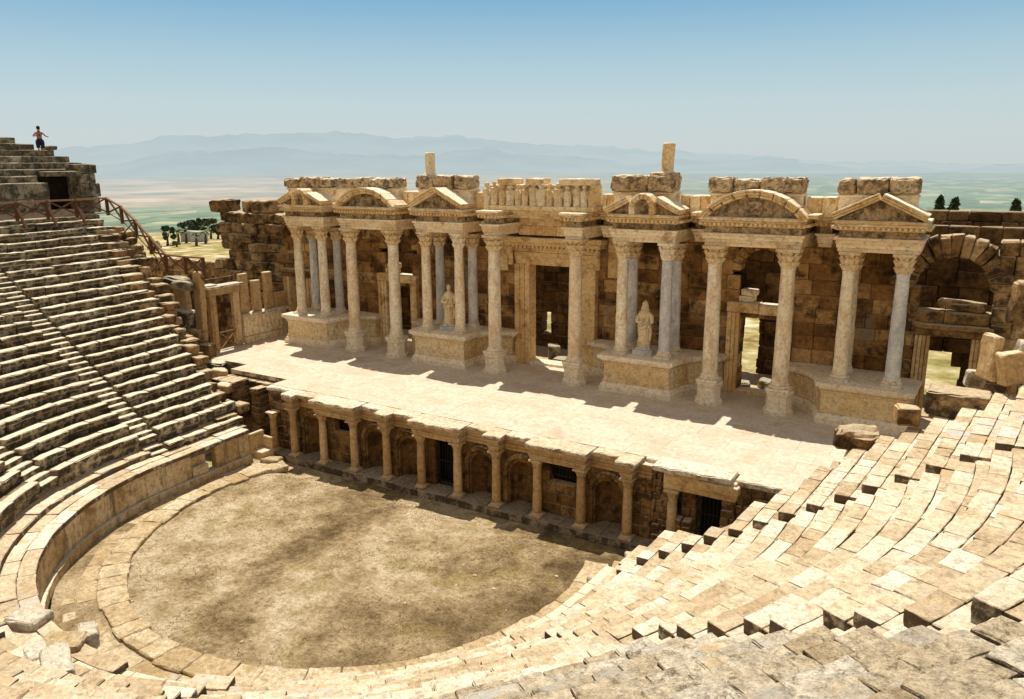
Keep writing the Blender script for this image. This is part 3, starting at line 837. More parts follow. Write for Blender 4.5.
for a, b in ((0, 1), (2, 3), (3, 4), (5, 6), (6, 7), (8, 9)): eslab(KX(a)+.40, KX(b)-.38, .06, .66, 3.2, 3.365, 9, .16, R_())
eslab(-10.6, -9.0, .3, .7, 3.15, 3.34, 8, .1)
eslab(9.0, 9.55, .5, .75, 3.15, 3.36, 4, .05)
eslab(9.6, 12.35, -.42, .62, 3.30, 3.50, 16, .14, .9)
eslab(12.4, 15.3, .0, .66, 3.15, 3.37, 12, .12, .7)
# gated doorway at the right end
gate = empty('gated_doorway', (11.3,0,0), 'dark barred doorway under a stone lintel at the right end of the stage front', 'doorway')
g = MB(); g.block(9.95, 12.5, -.18, .55, 2.62, 3.28, amp=.02, e=.03); g.block(11.2, 12.6, -.3, .4, 2.86, 3.2, amp=.03, e=.04)
pt('lintel', g, M['trim'], gate)
g = MB(); course_wall(g, 10.45, 11.0, .1, 2.6, .35, .95, .35, .5, amp=.03, e=.04, seg=.3); course_wall(g, 10.3, 10.95, .1, 1.5, -.1, .34, .3, .4, amp=.04, e=.05, seg=.3); pt('jamb', g, M['front'], gate)
g = MB(); g.box(11.0, 12.2, 1.1, 1.15, 0, 2.62); pt('dark_opening', g, M['dark'], gate)
g = MB()
for q in range(9): g.bar((11.02+.12*q*1.2, .45, .1), (11.02+.12*q*1.2, .45, 2.6), .028)
for z in (.2, 1.7, 2.55): g.bar((11.0, .45, z), (12.0, .45, z), .04)
pt('iron_bars', g, M['iron'], gate)

# ------------------------------------------------------------------ scaenae frons
scn = empty('stage_building', (0,10,ZS), 'tall two tone stone stage building with rows of marble columns and pediments', 'ancient building')
YW = 10.6
def hole(x, z):
    ax = abs(x)
    if ax < 1.62 and z < 8.75: return True
    if 9.55 < ax < 11.25 and z < 7.2: return True
    if z > 9.05 and math.hypot(ax-10.4, z-9.05) < 1.38: return True
    if 7.5 < z <= 9.05 and abs(ax-10.4) < 1.0: return True
    return False
mb = MB()
course_wall(mb, -17.4, 16.45, ZS-.1, 11.6, YW, YW+.75, .62, 1.15, hole=hole, amp=.015, e=.03, jy=.05, seg=.6)
pt('back_wall', mb, M['wall'], scn)
for sg in (-1, 1):
    mb = MB(); archivolt(mb, sg*10.4, 9.05, 1.0, .44, YW-.04, YW+.7, 11, e=.03, amp=.02)
    pt('relieving_arch', mb, M['wall'], scn)
    mb = MB(); course_wall(mb, sg*10.4-1.9, sg*10.4+1.9, 7.3, 10.6, YW+1.6, YW+1.9, .5, .9, amp=.02, jy=.15)
    pt('arch_infill', mb, M['wall_shade'], scn)
    mb = MB(); mb.block(sg*10.4-1.05, sg*10.4-.35, YW+.0, YW+.6, 7.64, 7.9, amp=.03, e=.04); mb.block(sg*10.4-.95, sg*10.4-.25, YW+.05, YW+.6, 7.91, 8.2, amp=.03, e=.04)
    pt('stacked_stones', mb, M['fascia'], scn)
# mortar backing so that no joint is see-through
def back(x0, x1, z0, z1): mb = MB(); mb.box(x0, x1, YW+.2, YW+.68, z0, z1); pt('wall_core', mb, M['dark'], scn)
back(-17.3, -11.95, ZS, 11.5); back(-8.85, -1.65, ZS, 11.5); back(1.65, 8.85, ZS, 11.5); back(11.95, 16.4, ZS, 11.5)
back(-1.64, 1.64, 8.8, 11.5)
for sg in (-1, 1): back(sg*10.4-1.53, sg*10.4+1.53, 10.55, 11.5); back(min(sg*8.86, sg*9.5), max(sg*8.86, sg*9.5), ZS, 8.9); back(min(sg*11.3, sg*11.94), max(sg*11.3, sg*11.94), ZS, 8.9)

# marble clad piers behind C and D columns
for sg in (-1, 1):
    mb = MB(); course_wall(mb, min(sg*2.9, sg*3.75), max(sg*2.9, sg*3.75), 8.3, 10.3, YW-.12, YW+.1, 1.1, .9, amp=.006)
    pt('marble_facing', mb, M['trim'], scn)

# podiums
def podline(sg):
    a = [(2.38,10.62),(2.38,10.0),(3.0,9.88),(3.6,9.6),(3.98,9.1),(3.98,7.77),(7.22,7.77),(7.35,8.6),(7.65,9.3),(8.15,9.75),(8.75,9.95),(9.0,10.62)]
    b = [(11.8,10.62),(11.85,9.95),(12.4,9.75),(13.0,9.3),(13.45,8.6),(13.68,7.77),(16.9,7.77),(17.0,10.62)]
    return [a, b] if sg > 0 else [[(-x, y) for x, y in l][::-1] for l in (a, b)]
for sg in (-1, 1):
    for l in podline(sg):
        die = MB(); bs = MB(); cp = MB()
        bs.sweep(l, [(.16,ZS-.05),(.16,ZS+.22),(.12,ZS+.25),(.10,ZS+.34),(.03,ZS+.42),(0,ZS+.44)])
        die.sweep(l, [(0,ZS+.44),(.03,ZS+.46),(.03,ZS+.53),(-.025,ZS+.56),(-.025,ZS+1.31),(.03,ZS+1.34),(.03,ZS+1.42)])
        cp.sweep(l, [(0,ZS+1.42),(.05,ZS+1.45),(.10,ZS+1.51),(.11,ZS+1.55),(.22,ZS+1.58),(.24,ZS+1.76)], cap_to=10.62)
        p = pt('podium', die, M['relief'], scn)
        for nm, q, mt in (('base_moulding', bs, M['base']), ('cornice', cp, M['base'])): q.build(nm, mt, p)

def column(x, y, z0, z1, r, mat, ped=0., matcap=None, white_cap=False, n=28):
    """shaft + attic base + corinthian capital, optional octagonal pedestal"""
    sh = MB(); zb = z0+ped
    m = 14; hcap = .78; sd = R_()*9
    zs0, zs1 = zb+.34, z1-hcap
    sh.lathe(x, y, [(r*1.07, zs0-.02), (r*1.03, zs0+.05)]+[(r*(1-.15*(i/m)**1.6), zs0+.08+(zs1-.12-zs0-.08)*i/m) for i in range(m+1)]+[(r*.90, zs1-.08), (r*.92, zs1-.03), (r*.86, zs1)], n, R_(), amp=.014, seed=sd)
    o = pt('column', sh, mat, scn, True)
    b = MB(); b.block(x-r*1.38, x+r*1.38, y-r*1.38, y+r*1.38, zb, zb+.11, e=.012, amp=.006)
    b.lathe(x, y, [(r*1.25, zb+.11), (r*1.36, zb+.15), (r*1.25, zb+.20), (r*1.10, zb+.23), (r*1.2, zb+.28), (r*1.14, zb+.32), (r*1.03, zb+.34)], n)
    b.build('base', M['base'] if not white_cap else M['colgrey'], o)
    c = MB(); zc = z1-hcap
    # bell with two tiers of leaves and corner volutes
    prof = [(.86,0),(1.02,.05),(1.10,.16),(1.20,.24),(1.03,.27),(1.12,.36),(1.28,.46),(1.38,.50),(1.10,.54),(1.2,.60),(1.38,.66)]
    def mod(a, z, i):
        t = (z-zc)/hcap
        if i < 2 or i > 9: return 1
        ph = 0 if t < .33 else PI/8
        return 1+.13*math.cos(8*(a+ph))
    c.lathe(x, y, [(r*q, zc+h) for q, h in prof], 32, .5, mod=mod)
    for q in range(4):
        a = PI/4+q*PI/2
        c.tube([(x+math.cos(a)*r*1.0, y+math.sin(a)*r*1.0, zc+.46), (x+math.cos(a)*r*1.55, y+math.sin(a)*r*1.55, zc+.62), (x+math.cos(a)*r*1.62, y+math.sin(a)*r*1.62, zc+.55)], [.05,.06,.05], 6)
    A = r*1.55; k = len(c.v); m2 = []
    for q in range(4):
        a = PI/4+q*PI/2
        for da, rr in ((-.09, A*1.2), (.09, A*1.2), (PI/4, A*.98)):
            m2.append((x+math.cos(a+da)*rr, y+math.sin(a+da)*rr))
    for z in (z1-.12, z1): c.v += [(px, py, z) for px, py in m2]
    nn = len(m2)
    c.f.append(tuple(range(k, k+nn))[::-1]); c.t.append(.5); c.f.append(tuple(range(k+nn, k+2*nn))); c.t.append(.5)
    for i in range(nn): j = (i+1) % nn; c.f.append((k+i, k+j, k+nn+j, k+nn+i)); c.t.append(.5)
    c.build('capital', matcap or M['cap'], o)
    if ped:
        p = MB(); R8 = r*1.62
        c8 = lambda a, z, i: 1
        p.lathe(x, y, [(R8*1.18, z0), (R8*1.18, z0+ped*.16), (R8*1.06, z0+ped*.2), (R8*1.0, z0+ped*.28), (R8*.98, z0+ped*.78), (R8*1.08, z0+ped*.84), (R8*1.14, z0+ped*.92), (R8*1.14, z0+ped)], 8, .5)
        p.build('pedestal', M['base'], o)
    return o
ZC = 10.39
TALL = [(-11.94, 8.31), (-8.89, 8.31), (-2.28, 8.15), (2.28, 8.15), (8.89, 8.31), (11.94, 8.31)]
for (x, y) in TALL: column(x, y, ZS, ZC, .335, M['col'], ped=1.02)
for sg in (-1, 1):
    zp = ZS+1.76
    for xx in (4.58, 6.72):
        column(sg*xx, 8.37, zp, ZC, .27, M['colgrey'] if (sg > 0 and xx > 5) else M['col'], matcap=M['base'] if (sg, xx) in ((1, 6.72), (-1, 4.58)) else None)
        column(sg*xx, 9.62, zp, ZC-.12, .27, M['colgrey'])
    for xx in (14.25, 16.2):
        column(sg*xx, 8.40, zp, ZC, .28, M['colgrey'] if (sg > 0 and xx > 15) else M['col'])
        if not (sg > 0 and xx > 15): column(sg*xx, 9.62, zp, ZC-.12, .27, M['colgrey'] if sg < 0 else M['col'])

# entablatures over the aediculae
ENT = [(.15, 0), (.15, .03), (.15, .06), (.05, .10), (.20, .02), (.07, .10), (.04, .16)]
def entab(x0, x1, y0, y1, ztop=11.62, z0=ZC, mat=None):
    e_ = MB()
    zc = z0+(ztop-z0)*.81
    am = MB(); hh = (zc-z0)
    mould(am, x0, x1, y0, y1, z0, z0+hh*.56, [(.27, 0), (.27, .04), (.28, .08), (.18, .14)], amp=.01, e=.012, seg=.7)
    fz = MB(); mould(fz, x0, x1, y0, y1, z0+hh*.56, z0+hh*.84, [(1., .0)], amp=.03, e=.02, seg=.2)
    mould(e_, x0, x1, y0, y1, z0+hh*.84, zc, [(.5, .10), (.5, .18)], amp=.012, e=.015, seg=.7)
    # dentils
    zz = zc-.002
    x = x0-.14
    while x < x1+.10:
        e_.box(x, x+.10, y0-.30, y0-.15, zz-.11, zz); x += .19
    for sx in (x0-.30, x1+.11):
        yy = y0
        while yy < y1-.2: e_.box(sx, sx+.19, yy, yy+.10, zz-.11, zz); yy += .19
    # corona with a broken edge
    for (za, zb, pr) in ((zc, zc+.11, .30), (zc+.11, ztop, .38)):
        pr2 = pr*.62; L = x1-x0+2*pr2; sd = R_()*30
        def fn(u, v, w):
            j = .05*abs(noise.noise(Vector((u*L*3, sd, 0))))+.12*max(0, noise.noise(Vector((u*L*1.1, sd, 7)))-.15)
            return (x0-pr2+u*L, y0-pr+(y1-y0+pr)*v+(1-v)*j, za+(zb-za)*w)
        e_.grid_box(fn, [i/24 for i in range(25)], cuts(y1-y0, .04, .4), [0, .5, 1], (.01, .02, .1), .015, 3., R_(), None, .006)
    o = pt('entablature', e_, M['trim'], scn)
    am.build('architrave', M['fascia'], o); fz.build('carved_frieze', M['carved'], o)
    return o
for (a, b) in ((-16.75,-13.75), (-7.12,-4.15), (4.15,7.12), (13.78,16.7)): entab(a, b, 8.10, YW)
entab(-12.4,-8.45, 8.03, YW); entab(8.45,12.4, 8.03, YW)
for sg in (-1, 1): entab(sg*2.28-.42, sg*2.28+.42, 7.85, YW)
# recessed entablature between
for (a, b) in ((-13.6,-12.52), (-8.33,-7.24), (-4.0,-2.72), (2.72,4.0), (7.24,8.33), (12.52,13.63)):
    entab(a+.3, b-.3, 9.55, YW)
mb = MB(); course_wall(mb, -1.84, 1.84, 10.3, 11.2, 9.85, YW+.1, .45, .8, amp=.02); pt('recessed_course', mb, M['trim'], scn)
mb = MB(); mould(mb, -1.85, 1.85, 9.0, YW, 11.22, 11.62, [(.3,0),(.3,.1),(.4,.22)], amp=.012, seg=.6); pt('centre_cornice', mb, M['trim'], scn)

# pediments
def rake(mb, xa, za, xb, zb, y0, y1, w=.30, sg=0):
    """sloping cornice piece"""
    L = math.hypot(xb-xa, zb-za); dx, dz = (xb-xa)/L, (zb-za)/L
    for (o0, o1, pr) in ((0, w*.35, .0), (w*.35, w*.7, .06), (w*.7, w, .12)):
        def fn(u, v, ww):
            t = u*L; o = o0+(o1-o0)*ww
            j = .04*abs(noise.noise(Vector((t*3, xa, o0))))
            return (xa+dx*t-dz*o, y0-pr+j*(1-v)+(y1-y0+pr)*v, za+dz*t+dx*o)
        mb.grid_box(fn, [i/8 for i in range(9)], [0,.06,.5,1], [0,.2,.8,1], (.01,.02,.1), .012, 3., None, None, .006)
YP = 7.75
def tri_pediment(cx, hw, h, cut=0., mid=False):
    mb = MB(); ty = MB(); z = 11.63
    w = .28
    for sg in (-1, 1):
        xa, za = cx+sg*hw, z
        xb, zb = cx+sg*hw*cut, z+(h-w)*(1-cut)
        if sg < 0: rake(mb, xa, za, xb, zb, YP, 9.0, w)
        else: rake(mb, xb, zb, xa, za, YP, 9.0, w)
    ty.prism([(cx-hw*.93, z), (cx+hw*.93, z), (cx+hw*cut, z+(h-w)*(1-cut)), (cx-hw*cut-.001, z+(h-w)*(1-cut))], YP+.34, 9.0)
    if mid:
        a = .62
        archivolt(mb, cx, z+.32, .34, .26, YP-.05, 9.0, 7, amp=.02)
        for sg in (-1, 1): mb.block(cx+sg*.47-.14, cx+sg*.47+.14, YP-.02, 9.0, z, z+.34, amp=.02)
        ty.prism([(cx-.4, z), (cx+.4, z), (cx+.3, z+.6), (cx-.3, z+.6)], YP+.28, 9.0)
    o = pt('pediment', mb, M['trim'], scn); ty.build('tympanum', M['carved'], o)
def seg_pediment(cx, hw, h):
    mb = MB(); ty = MB(); z = 11.63
    R = (hw*hw+h*h)/(2*h); zc = z+h-R; a = math.asin(hw/R)
    for (o0, o1, pr) in ((-.32, -.2, 0), (-.2, -.1, .06), (-.1, 0, .12)):
        archivolt(mb, cx, zc, R+o0, o1-o0, YP-pr, 9.0, 9, PI/2-a, PI/2+a, amp=.012)
    n = 16; Ri = R-.3
    aa = math.acos(min(1, (z-zc)/Ri))
    ty.prism([(cx+Ri*math.sin(-aa+2*aa*i/n), max(z, zc+Ri*math.cos(-aa+2*aa*i/n))) for i in range(n+1)], YP+.36, 9.0)
    # central garland lump
    ty.block(cx-.35, cx+.35, YP+.2, YP+.4, z+.1, z+h-.5, amp=.08, freq=5, e=.06, seg=.12)
    o = pt('pediment', mb, M['trim'], scn); ty.build('tympanum', M['carved'], o)
    # low ramps that fall away each side
    for sg in (-1, 1):
        m2 = MB()
        m2.block(cx+sg*(hw+.1)-.22, cx+sg*(hw+.1)+.22, YP+.1, 9.0, z, z+.16, amp=.02)
        m2.build('springer', M['trim'], o)
tri_pediment(-15.2, 1.62, 1.05, .38, True); seg_pediment(-10.35, 2.12, 1.02)
tri_pediment(-5.6, 1.60, 1.10, .0); tri_pediment(5.65, 1.68, 1.12, .36, True)
seg_pediment(10.45, 2.25, 1.12); tri_pediment(15.2, 1.6, 1.06, .0)

# attic parapet: plain course, carved course
def parapet(x0, x1, z1=13.12, y0=8.75, y1=9.75, mean=1.0, split_z=12.62, carved=True, plain_=True):
    a = MB(); b = MB()
    if plain_:
        pp = split(x0+.06, x1-.06, 1.1)
        for k in range(len(pp)-1): a.block(pp[k], pp[k+1]-.015, y0+.16+(R_()-.5)*.05, y1, 11.62, split_z-.01, amp=.02, e=.03)
        for (f, g, pr) in ((split_z-.16, split_z-.06, .06),): a.block(x0+.02, x1-.02, y0+.08, y1, f, g, amp=.015)
        pt('parapet_course', a, M['fascia'], scn)
    pp = split(x0, x1, mean)
    for k in range(len(pp)-1): b.block(pp[k], pp[k+1]-.03, y0-.08+(R_()-.5)*.10, y1, split_z, z1+(R_()-.5)*.10, amp=.08, freq=2.4, e=.08, seg=.12, amp2=.04)
    pt('carved_parapet_block', b, M['carved'], scn)
parapet(-17.3,-13.6); parapet(-13.05,-8.85, mean=1.1); parapet(-7.5,-4.05, z1=13.25, mean=2.2); parapet(3.75,6.8, z1=13.3, mean=1.6)
parapet(8.3,12.25, z1=13.16, mean=1.4); parapet(13.5,16.45, z1=13.2, mean=1.0)
for (a, b) in ((-8.7,-7.55), (6.95,8.25), (12.3,13.45), (-3.9,-3.1), (3.15,3.62)):
    mb = MB(); course_wall(mb, a, b, 11.62, 12.45, 9.1, 9.9, .8, .65, amp=.03, e=.04)
    pt('low_parapet', mb, M['trim'], scn)
# central figured frieze block
mb = MB(); fg = MB()
mb.block(-2.95, 3.1, 8.25, 9.5, 11.63, 11.85, amp=.015, seg=.4)
mb.block(-2.8, 3.0, 8.6, 9.5, 11.85, 12.85, amp=.06, seg=.3, e=.06)
for (a, b) in ((-2.2,-1.3), (-.6,.25), (1.2,2.9)): mb.block(a, b, 8.38, 9.5, 12.83, 13.15, amp=.04, seg=.2, e=.05)
rnd = random.Random(11)
x = -2.85
while x < 3.0:
    h = .88+.3*rnd.random(); w = .17+.06*rnd.random()
    prof = [(w*1.1, 11.86), (w*.95, 11.86+h*.3), (w*1.0, 11.86+h*.55), (w*.95, 11.86+h*.78), (w*.4, 11.86+h*.86), (w*.62, 11.86+h*.96), (w*.5, 11.86+h*1.05), (w*.1, 11.86+h*1.1)]
    fg.lathe(x, 8.48, prof, 10, rnd.random(), mod=lambda a, z, i: 1+.12*math.cos(5*a+z*3), amp=.05, seed=x)
    if rnd.random() < .6: fg.tube([(x+w*.6, 8.4, 11.86+h*.75), (x+w*1.5, 8.33, 11.86+h*.6), (x+w*1.7, 8.4, 11.86+h*.8)], [.05,.045,.04], 6)
    x += .36+.14*rnd.random()
o = pt('figure_frieze', mb, M['trim'], scn); fg.build('carved_figures', M['cap'], o)

# centre door frame with consoles
fr = MB()
for sg in (-1, 1):
    for (a, b, pr) in ((1.52, 1.78, .10), (1.78, 2.05, .16), (2.05, 2.34, .22)):
        fr.block(min(sg*a, sg*b), max(sg*a, sg*b)-.001, YW-pr-.15, YW+.5, ZS, 8.72+(a-1.52)*.0, e=.015, amp=.008)
for (a, b, pr) in ((8.72, 8.95, .10), (8.95, 9.15, .18), (9.15, 9.38, .24)): fr.block(-2.34, 2.34, YW-pr-.15, YW+.5, a, b-.002, e=.015, amp=.01)
fr.block(-2.45, 2.45, YW-.35, YW+.3, 9.38, 9.72, amp=.02)
fr.block(-2.75, 2.75, YW-.72, YW+.3, 9.74, 9.95, amp=.03); fr.block(-2.85, 2.85, YW-.85, YW+.3, 9.95, 10.18, amp=.04, seg=.3)
for q in range(22): fr.box(-2.6+q*.24, -2.6+q*.24+.13, YW-.62, YW-.3, 9.62, 9.74)
for sg in (-1, 1): fr.tube([(sg*2.5, YW-.5, 9.6), (sg*2.5, YW-.62, 9.35), (sg*2.5, YW-.42, 9.0), (sg*2.5, YW-.5, 8.7)], [.14,.19,.12,.15], 8)
pt('centre_door_frame', fr, M['trim'], scn)
# side door frames
for sg in (-1, 1):
    fr = MB(); cx = sg*10.4
    for s2 in (-1, 1):
        for (a, b, pr) in ((.88, 1.05, .08), (1.05, 1.22, .14), (1.22, 1.42, .2)):
            fr.block(min(cx+s2*a, cx+s2*b), max(cx+s2*a, cx+s2*b)-.001, YW-pr-.1, YW+.5, ZS, 7.16, e=.012, amp=.008)
    fr.block(cx-1.45, cx-.02, YW-.32, YW+.5, 7.18, 7.62, amp=.02, tilt=.01); fr.block(cx, cx+1.45, YW-.32, YW+.5, 7.16, 7.60, amp=.02)
    fr.block(cx-1.0, cx+1.0, YW-.15, YW+.5, ZS-.05, ZS+.16, amp=.02)
    pt('side_door_frame', fr, M['trim'], scn)
fr = MB(); fr.block(-1.6, 1.6, YW-.2, YW+.6, ZS-.05, ZS+.14, amp=.02); pt('threshold', fr, M['base'], scn)
# rear corridor wall with two breaches
mb = MB()
def rhole(x, z):
    if 8.1 < x < 9.35 and z < 6.4: return True
    if math.hypot(x-17.42, z-4.15) < 1.05: return True
    if -3.3 < x < -2.7 and 4.2 < z < 5.4: return True
    if -12.3 < x < -11.2 and z < 6: return True
    return False
course_wall(mb, -20.5, 24., 2.9, 11.7, 15.0, 15.8, .6, 1.0, hole=rhole, amp=.03, e=.05, jy=.15, seg=.5)
pt('rear_wall', mb, M['wall_shade'], scn)
mb = MB(); mb.box(-20, 23, 15.3, 15.7, 7., 11.5); mb.box(-20,-13, 15.3, 15.7, 2.9, 7.); mb.box(-10.5,-4, 15.3, 15.7, 2.9, 7.); mb.box(-2,7.5, 15.3, 15.7, 2.9, 7.); mb.box(10.,16.0, 15.3, 15.7, 2.9, 7.); mb.box(19.,23, 15.3, 15.7, 2.9, 7.)
pt('rear_wall_core', mb, M['dark'], scn)
mb = MB(); mb.box(-20, 24, 11.4, 15.0, 2.9, 3.2); o = mb.build('corridor_floor', M['pave']); o['kind'] = 'structure'
# stub columns standing on the parapet
def stub(x, y, z0, z1, r, label, sq=False):
    mb = MB()
    mb.lathe(x, y, [(r*1.3, z0), (r*1.32, z0+.1), (r*1.1, z0+.16), (r, z0+.2), (r*.98, z0+.6), (r*.97, z1-.1), (r*.99, z1-.03), (r*.8, z1+.01)], 20, .5, amp=.02 if not sq else .06, seed=3)
    o = mb.build('column_stump', M['col'] if not sq else M['trim'], None, True)
    tag(o, label, 'column'); return o
stub(-6.8, 9.1, 13.24, 14.44, .27, 'short round column stump standing on the left part of the parapet', False)
stub(6.3, 9.1, 13.3, 14.68, .27, 'taller broken column stump with stained shaft on the right part of the parapet', True)
mb = MB(); mb.block(5.6, 6.75, 8.75, 9.6, 13.28, 13.42, amp=.05, e=.05, seg=.2); o = pt('carved_parapet_block', mb, M['carved'], scn)
# ------------------------------------------------------------------ left side: doorway, return wall, tower
side_door = empty('side_doorway', (-18.9,5,ZS), 'stone framed doorway at the left end of the stage floor', 'doorway')
fr = MB(); XD = -18.95
for (a, b) in ((4.0, 4.45), (5.65, 6.1)): fr.block(XD-.3, XD, a, b, ZS, 6.55, amp=.015); fr.block(XD-.2, XD+.05, a+.12, b-.12, ZS, 6.5, amp=.01)
fr.block(XD-.35, XD+.03, 3.95, 6.15, 6.56, 6.95, amp=.02)
pt('door_frame', fr, M['frontcol'], side_door)
fr = MB(); fr.block(XD-.5, XD+.22, 3.7, 6.35, 6.97, 7.12, amp=.03); fr.block(XD-.6, XD+.05, 3.2, 4.6, 7.14, 7.2, amp=.02); pt('cornice', fr, M['white'], side_door)
fr = MB(); fr.box(XD-2.2, XD-2.15, 2.8, 7.5, 2.9, 7.2); pt('dark_passage', fr, M['wallold'], side_door)
bar_ = empty('wooden_barrier', (XD+.1, 5, ZS), 'low crossed wooden barrier closing the left doorway', 'barrier')
fr = MB()
for a, b in (((4.5, ZS+.05), (5.6, ZS+.95)), ((4.5, ZS+.95), (5.6, ZS+.05)), ((4.45, ZS+1.0), (5.65, ZS+1.0))): fr.bar((XD+.02, a[0], a[1]), (XD+.02, b[0], b[1]), .07)
pt('crossed_bars', fr, M['woodlight'], bar_)
ret = empty('return_wall', (-18.9,7.6,ZS), 'short marble faced wall with broken upright panels left of the stage', 'wall')
fr = MB(); fr.block(-19.4, -18.78, 6.2, 9.6, ZS, ZS+.4, amp=.015); fr.block(-19.4, -18.9, 6.25, 9.6, ZS+.41, ZS+1.6, amp=.015, seg=.4)
pt('panelled_base', fr, M['relief'], ret)
fr = MB(); fr.block(-19.5, -18.7, 6.2, 9.7, ZS+1.62, ZS+1.78, amp=.03, seg=.3); pt('ledge', fr, M['slab'], ret)
fr = MB()
for (a, w, h) in ((6.3, .62, 2.4), (7.25, .6, 1.9), (8.2, .6, 2.3)):
    fr.block(-19.35, -19.05, a, a+w, ZS+1.8, ZS+1.8+h, amp=.04, e=.05, seg=.3)
fr.block(-19.3, -19.05, 8.9, 10.0, ZS+1.8, ZS+2.7, amp=.03)
pt('upright_panels', fr, M['frontcol'], ret)
mb = MB()
for (x, y, w, h, t) in ((-20.8, 3.0, 1.1, 2.6, -.03), (-19.05, 3.0, .62, 3.9, .04)):
    mb = MB(); mb.block(x, x+w, y, y+.35, 7.7-h if w > .8 else 4.3, 7.7 if w > .8 else 8.1, tilt=t, amp=.03, e=.05, seg=.4)
    o = mb.build('upright_slab', M['frontcol']); tag(o, 'broad upright stone slab beside the top of the left seat rows' if w > .5 else 'narrow upright stone slab left of the framed doorway', 'stone slab')
tower = empty('ruined_wall', (-22,11,2.9), 'tall crumbling masonry wall with overhanging top courses left of the columns', 'ruined wall')
mb = MB()
zs = 2.8
def tedge(z):   # left outline
    if z < 6.2: return -25.6
    if z < 7.6: return -26.0
    if z < 8.2: return -24.6
    if z < 9.8: return -25.4
    return -25.5
z = 2.8
while z < 11.3:
    h = .5+.35*R_(); x = tedge(z)+(R_()-.5)*.5
    xe = -19.5 if z < 9.7 else (-20.6 if z > 10.3 else -17.6)
    if z > 10.6: xe = -21.8
    gap_ = (-23.7, -23.3) if z > 10.75 else None
    while x < xe:
        w = .8+1.1*R_()
        if gap_ and x < gap_[1] and x+w > gap_[0]: x += w; continue
        mb.block(x, x+w-.06, 10.1+(R_()-.5)*.6, 11.6, z, z+h-.03, amp=.11, e=.09, seg=.3, rz=(R_()-.5)*.06, amp2=.02, tilt=(R_()-.5)*.03); x += w
    z += h
pt('masonry', mb, M['wallold'], tower)
mb = MB(); mb.box(-24.4, -17.5, 10.6, 11.3, 2.8, 10.0); pt('core', mb, M['dark'], tower)
mb = MB(); course_wall(mb, -19.5, -17.3, 2.9, 9.9, 10.4, 11.0, .6, .8, amp=.03, jy=.12); pt('inner_masonry', mb, M['wall'], tower)
mb = MB(); course_wall(mb, -36., -26.8, 2.6, 7.1, 12.2, 12.9, .5, .8, amp=.05, e=.06, jy=.2)
o = mb.build('field_wall', M['wallold']); tag(o, 'low dark rubble wall behind the end of the left seat rows', 'wall')
mb = MB(); course_wall(mb, -27., -20.9, 2.6, 5.2, 4.6, 5.2, .5, .8, amp=.05, e=.06, jy=.2)
o = mb.build('rubble_wall', M['wallold']); tag(o, 'rough stone wall joining the left seats to the framed doorway', 'wall')

# fluted door frames at both ends of the stage
for sg, lab in ((1, 'fluted stone door frame standing under the big arch at the right'), (-1, 'fluted stone door frame half hidden behind the leftmost columns')):
    fd = empty('fluted_doorway', (sg*17.9, 10, ZS), lab, 'doorway')
    fr = MB()
    for (a, b) in ((16.75, 17.3), (18.75, 19.3)):
        if sg < 0: a, b = -b, -a
        for q in range(4):
            w = (b-a)/4; fr.block(a+q*w, a+(q+1)*w-.012, 9.9-.03*(q % 2), 10.5, ZS-.3, 7.0, e=.02, amp=.01)
    pt('jambs', fr, M['frontcol'], fd)
    fr = MB(); a, b = (16.7, 19.4) if sg > 0 else (-19.4, -16.7)
    fr.block(a, b, 9.85, 10.5, 7.02, 7.3, amp=.02, seg=.4); fr.block(a-.05, b+.05, 9.75, 10.5, 7.31, 7.5, amp=.03, seg=.4)
    pt('lintel', fr, M['front'], fd)

# ------------------------------------------------------------------ right end: big arch
ra = empty('ruined_archway', (17.9,10.6,ZS), 'large ruined stone arch over a recess at the right end of the stage', 'ruined arch')
def ahole(x, z):
    if abs(x-17.9) < 1.35 and z < 8.9 : return z < 6.9 or z > 8.0
    if math.hypot(x-17.9, z-8.9) < 2.15: return True
    if abs(x-17.9) < 1.1 and z < 7: return True
    return False
mb = MB()
course_wall(mb, 19.3, 24.5, 2.9, 10.9, 9.9, 10.9, .62, .95, amp=.05, e=.06, jy=.2, seg=.35)
course_wall(mb, 16.5, 19.3, 7.52, 8.0, 10.0, 10.9, .5, 1.2, amp=.03, e=.04)
course_wall(mb, 16.4, 16.75, 2.9, 8.9, 10.0, 10.9, .6, .5, amp=.03, e=.04)
pt('side_masonry', mb, M['wallold'], ra)
mb = MB(); archivolt(mb, 17.85, 8.9, 1.3, .85, 9.85, 10.9, 15, e=.05, amp=.12); pt('arch_ring', mb, M['wallold'], ra)
mb = MB(); course_wall(mb, 16.2, 24.3, 7.4, 11.2, 12.6, 13.2, .6, 1.0, amp=.03, jy=.12, e=.04); course_wall(mb, 19.0, 24.3, 2.9, 7.4, 12.6, 13.2, .6, 1.0, amp=.03, jy=.12, e=.04)
pt('recess_wall', mb, M['wall_shade'], ra)
mb = MB(); mb.box(16.3, 24.2, 12.85, 13.05, 7.45, 10.9); pt('core', mb, M['dark'], ra)
mb = MB(); mb.block(17.4, 19.1, 10.1, 10.7, 8.05, 8.4, amp=.10, e=.12, seg=.2, tilt=.03, freq=1.2)
o = mb.build('fallen_lintel', M['wallold']); tag(o, 'dark broken lintel block lying on the ledge inside the right arch', 'stone block')

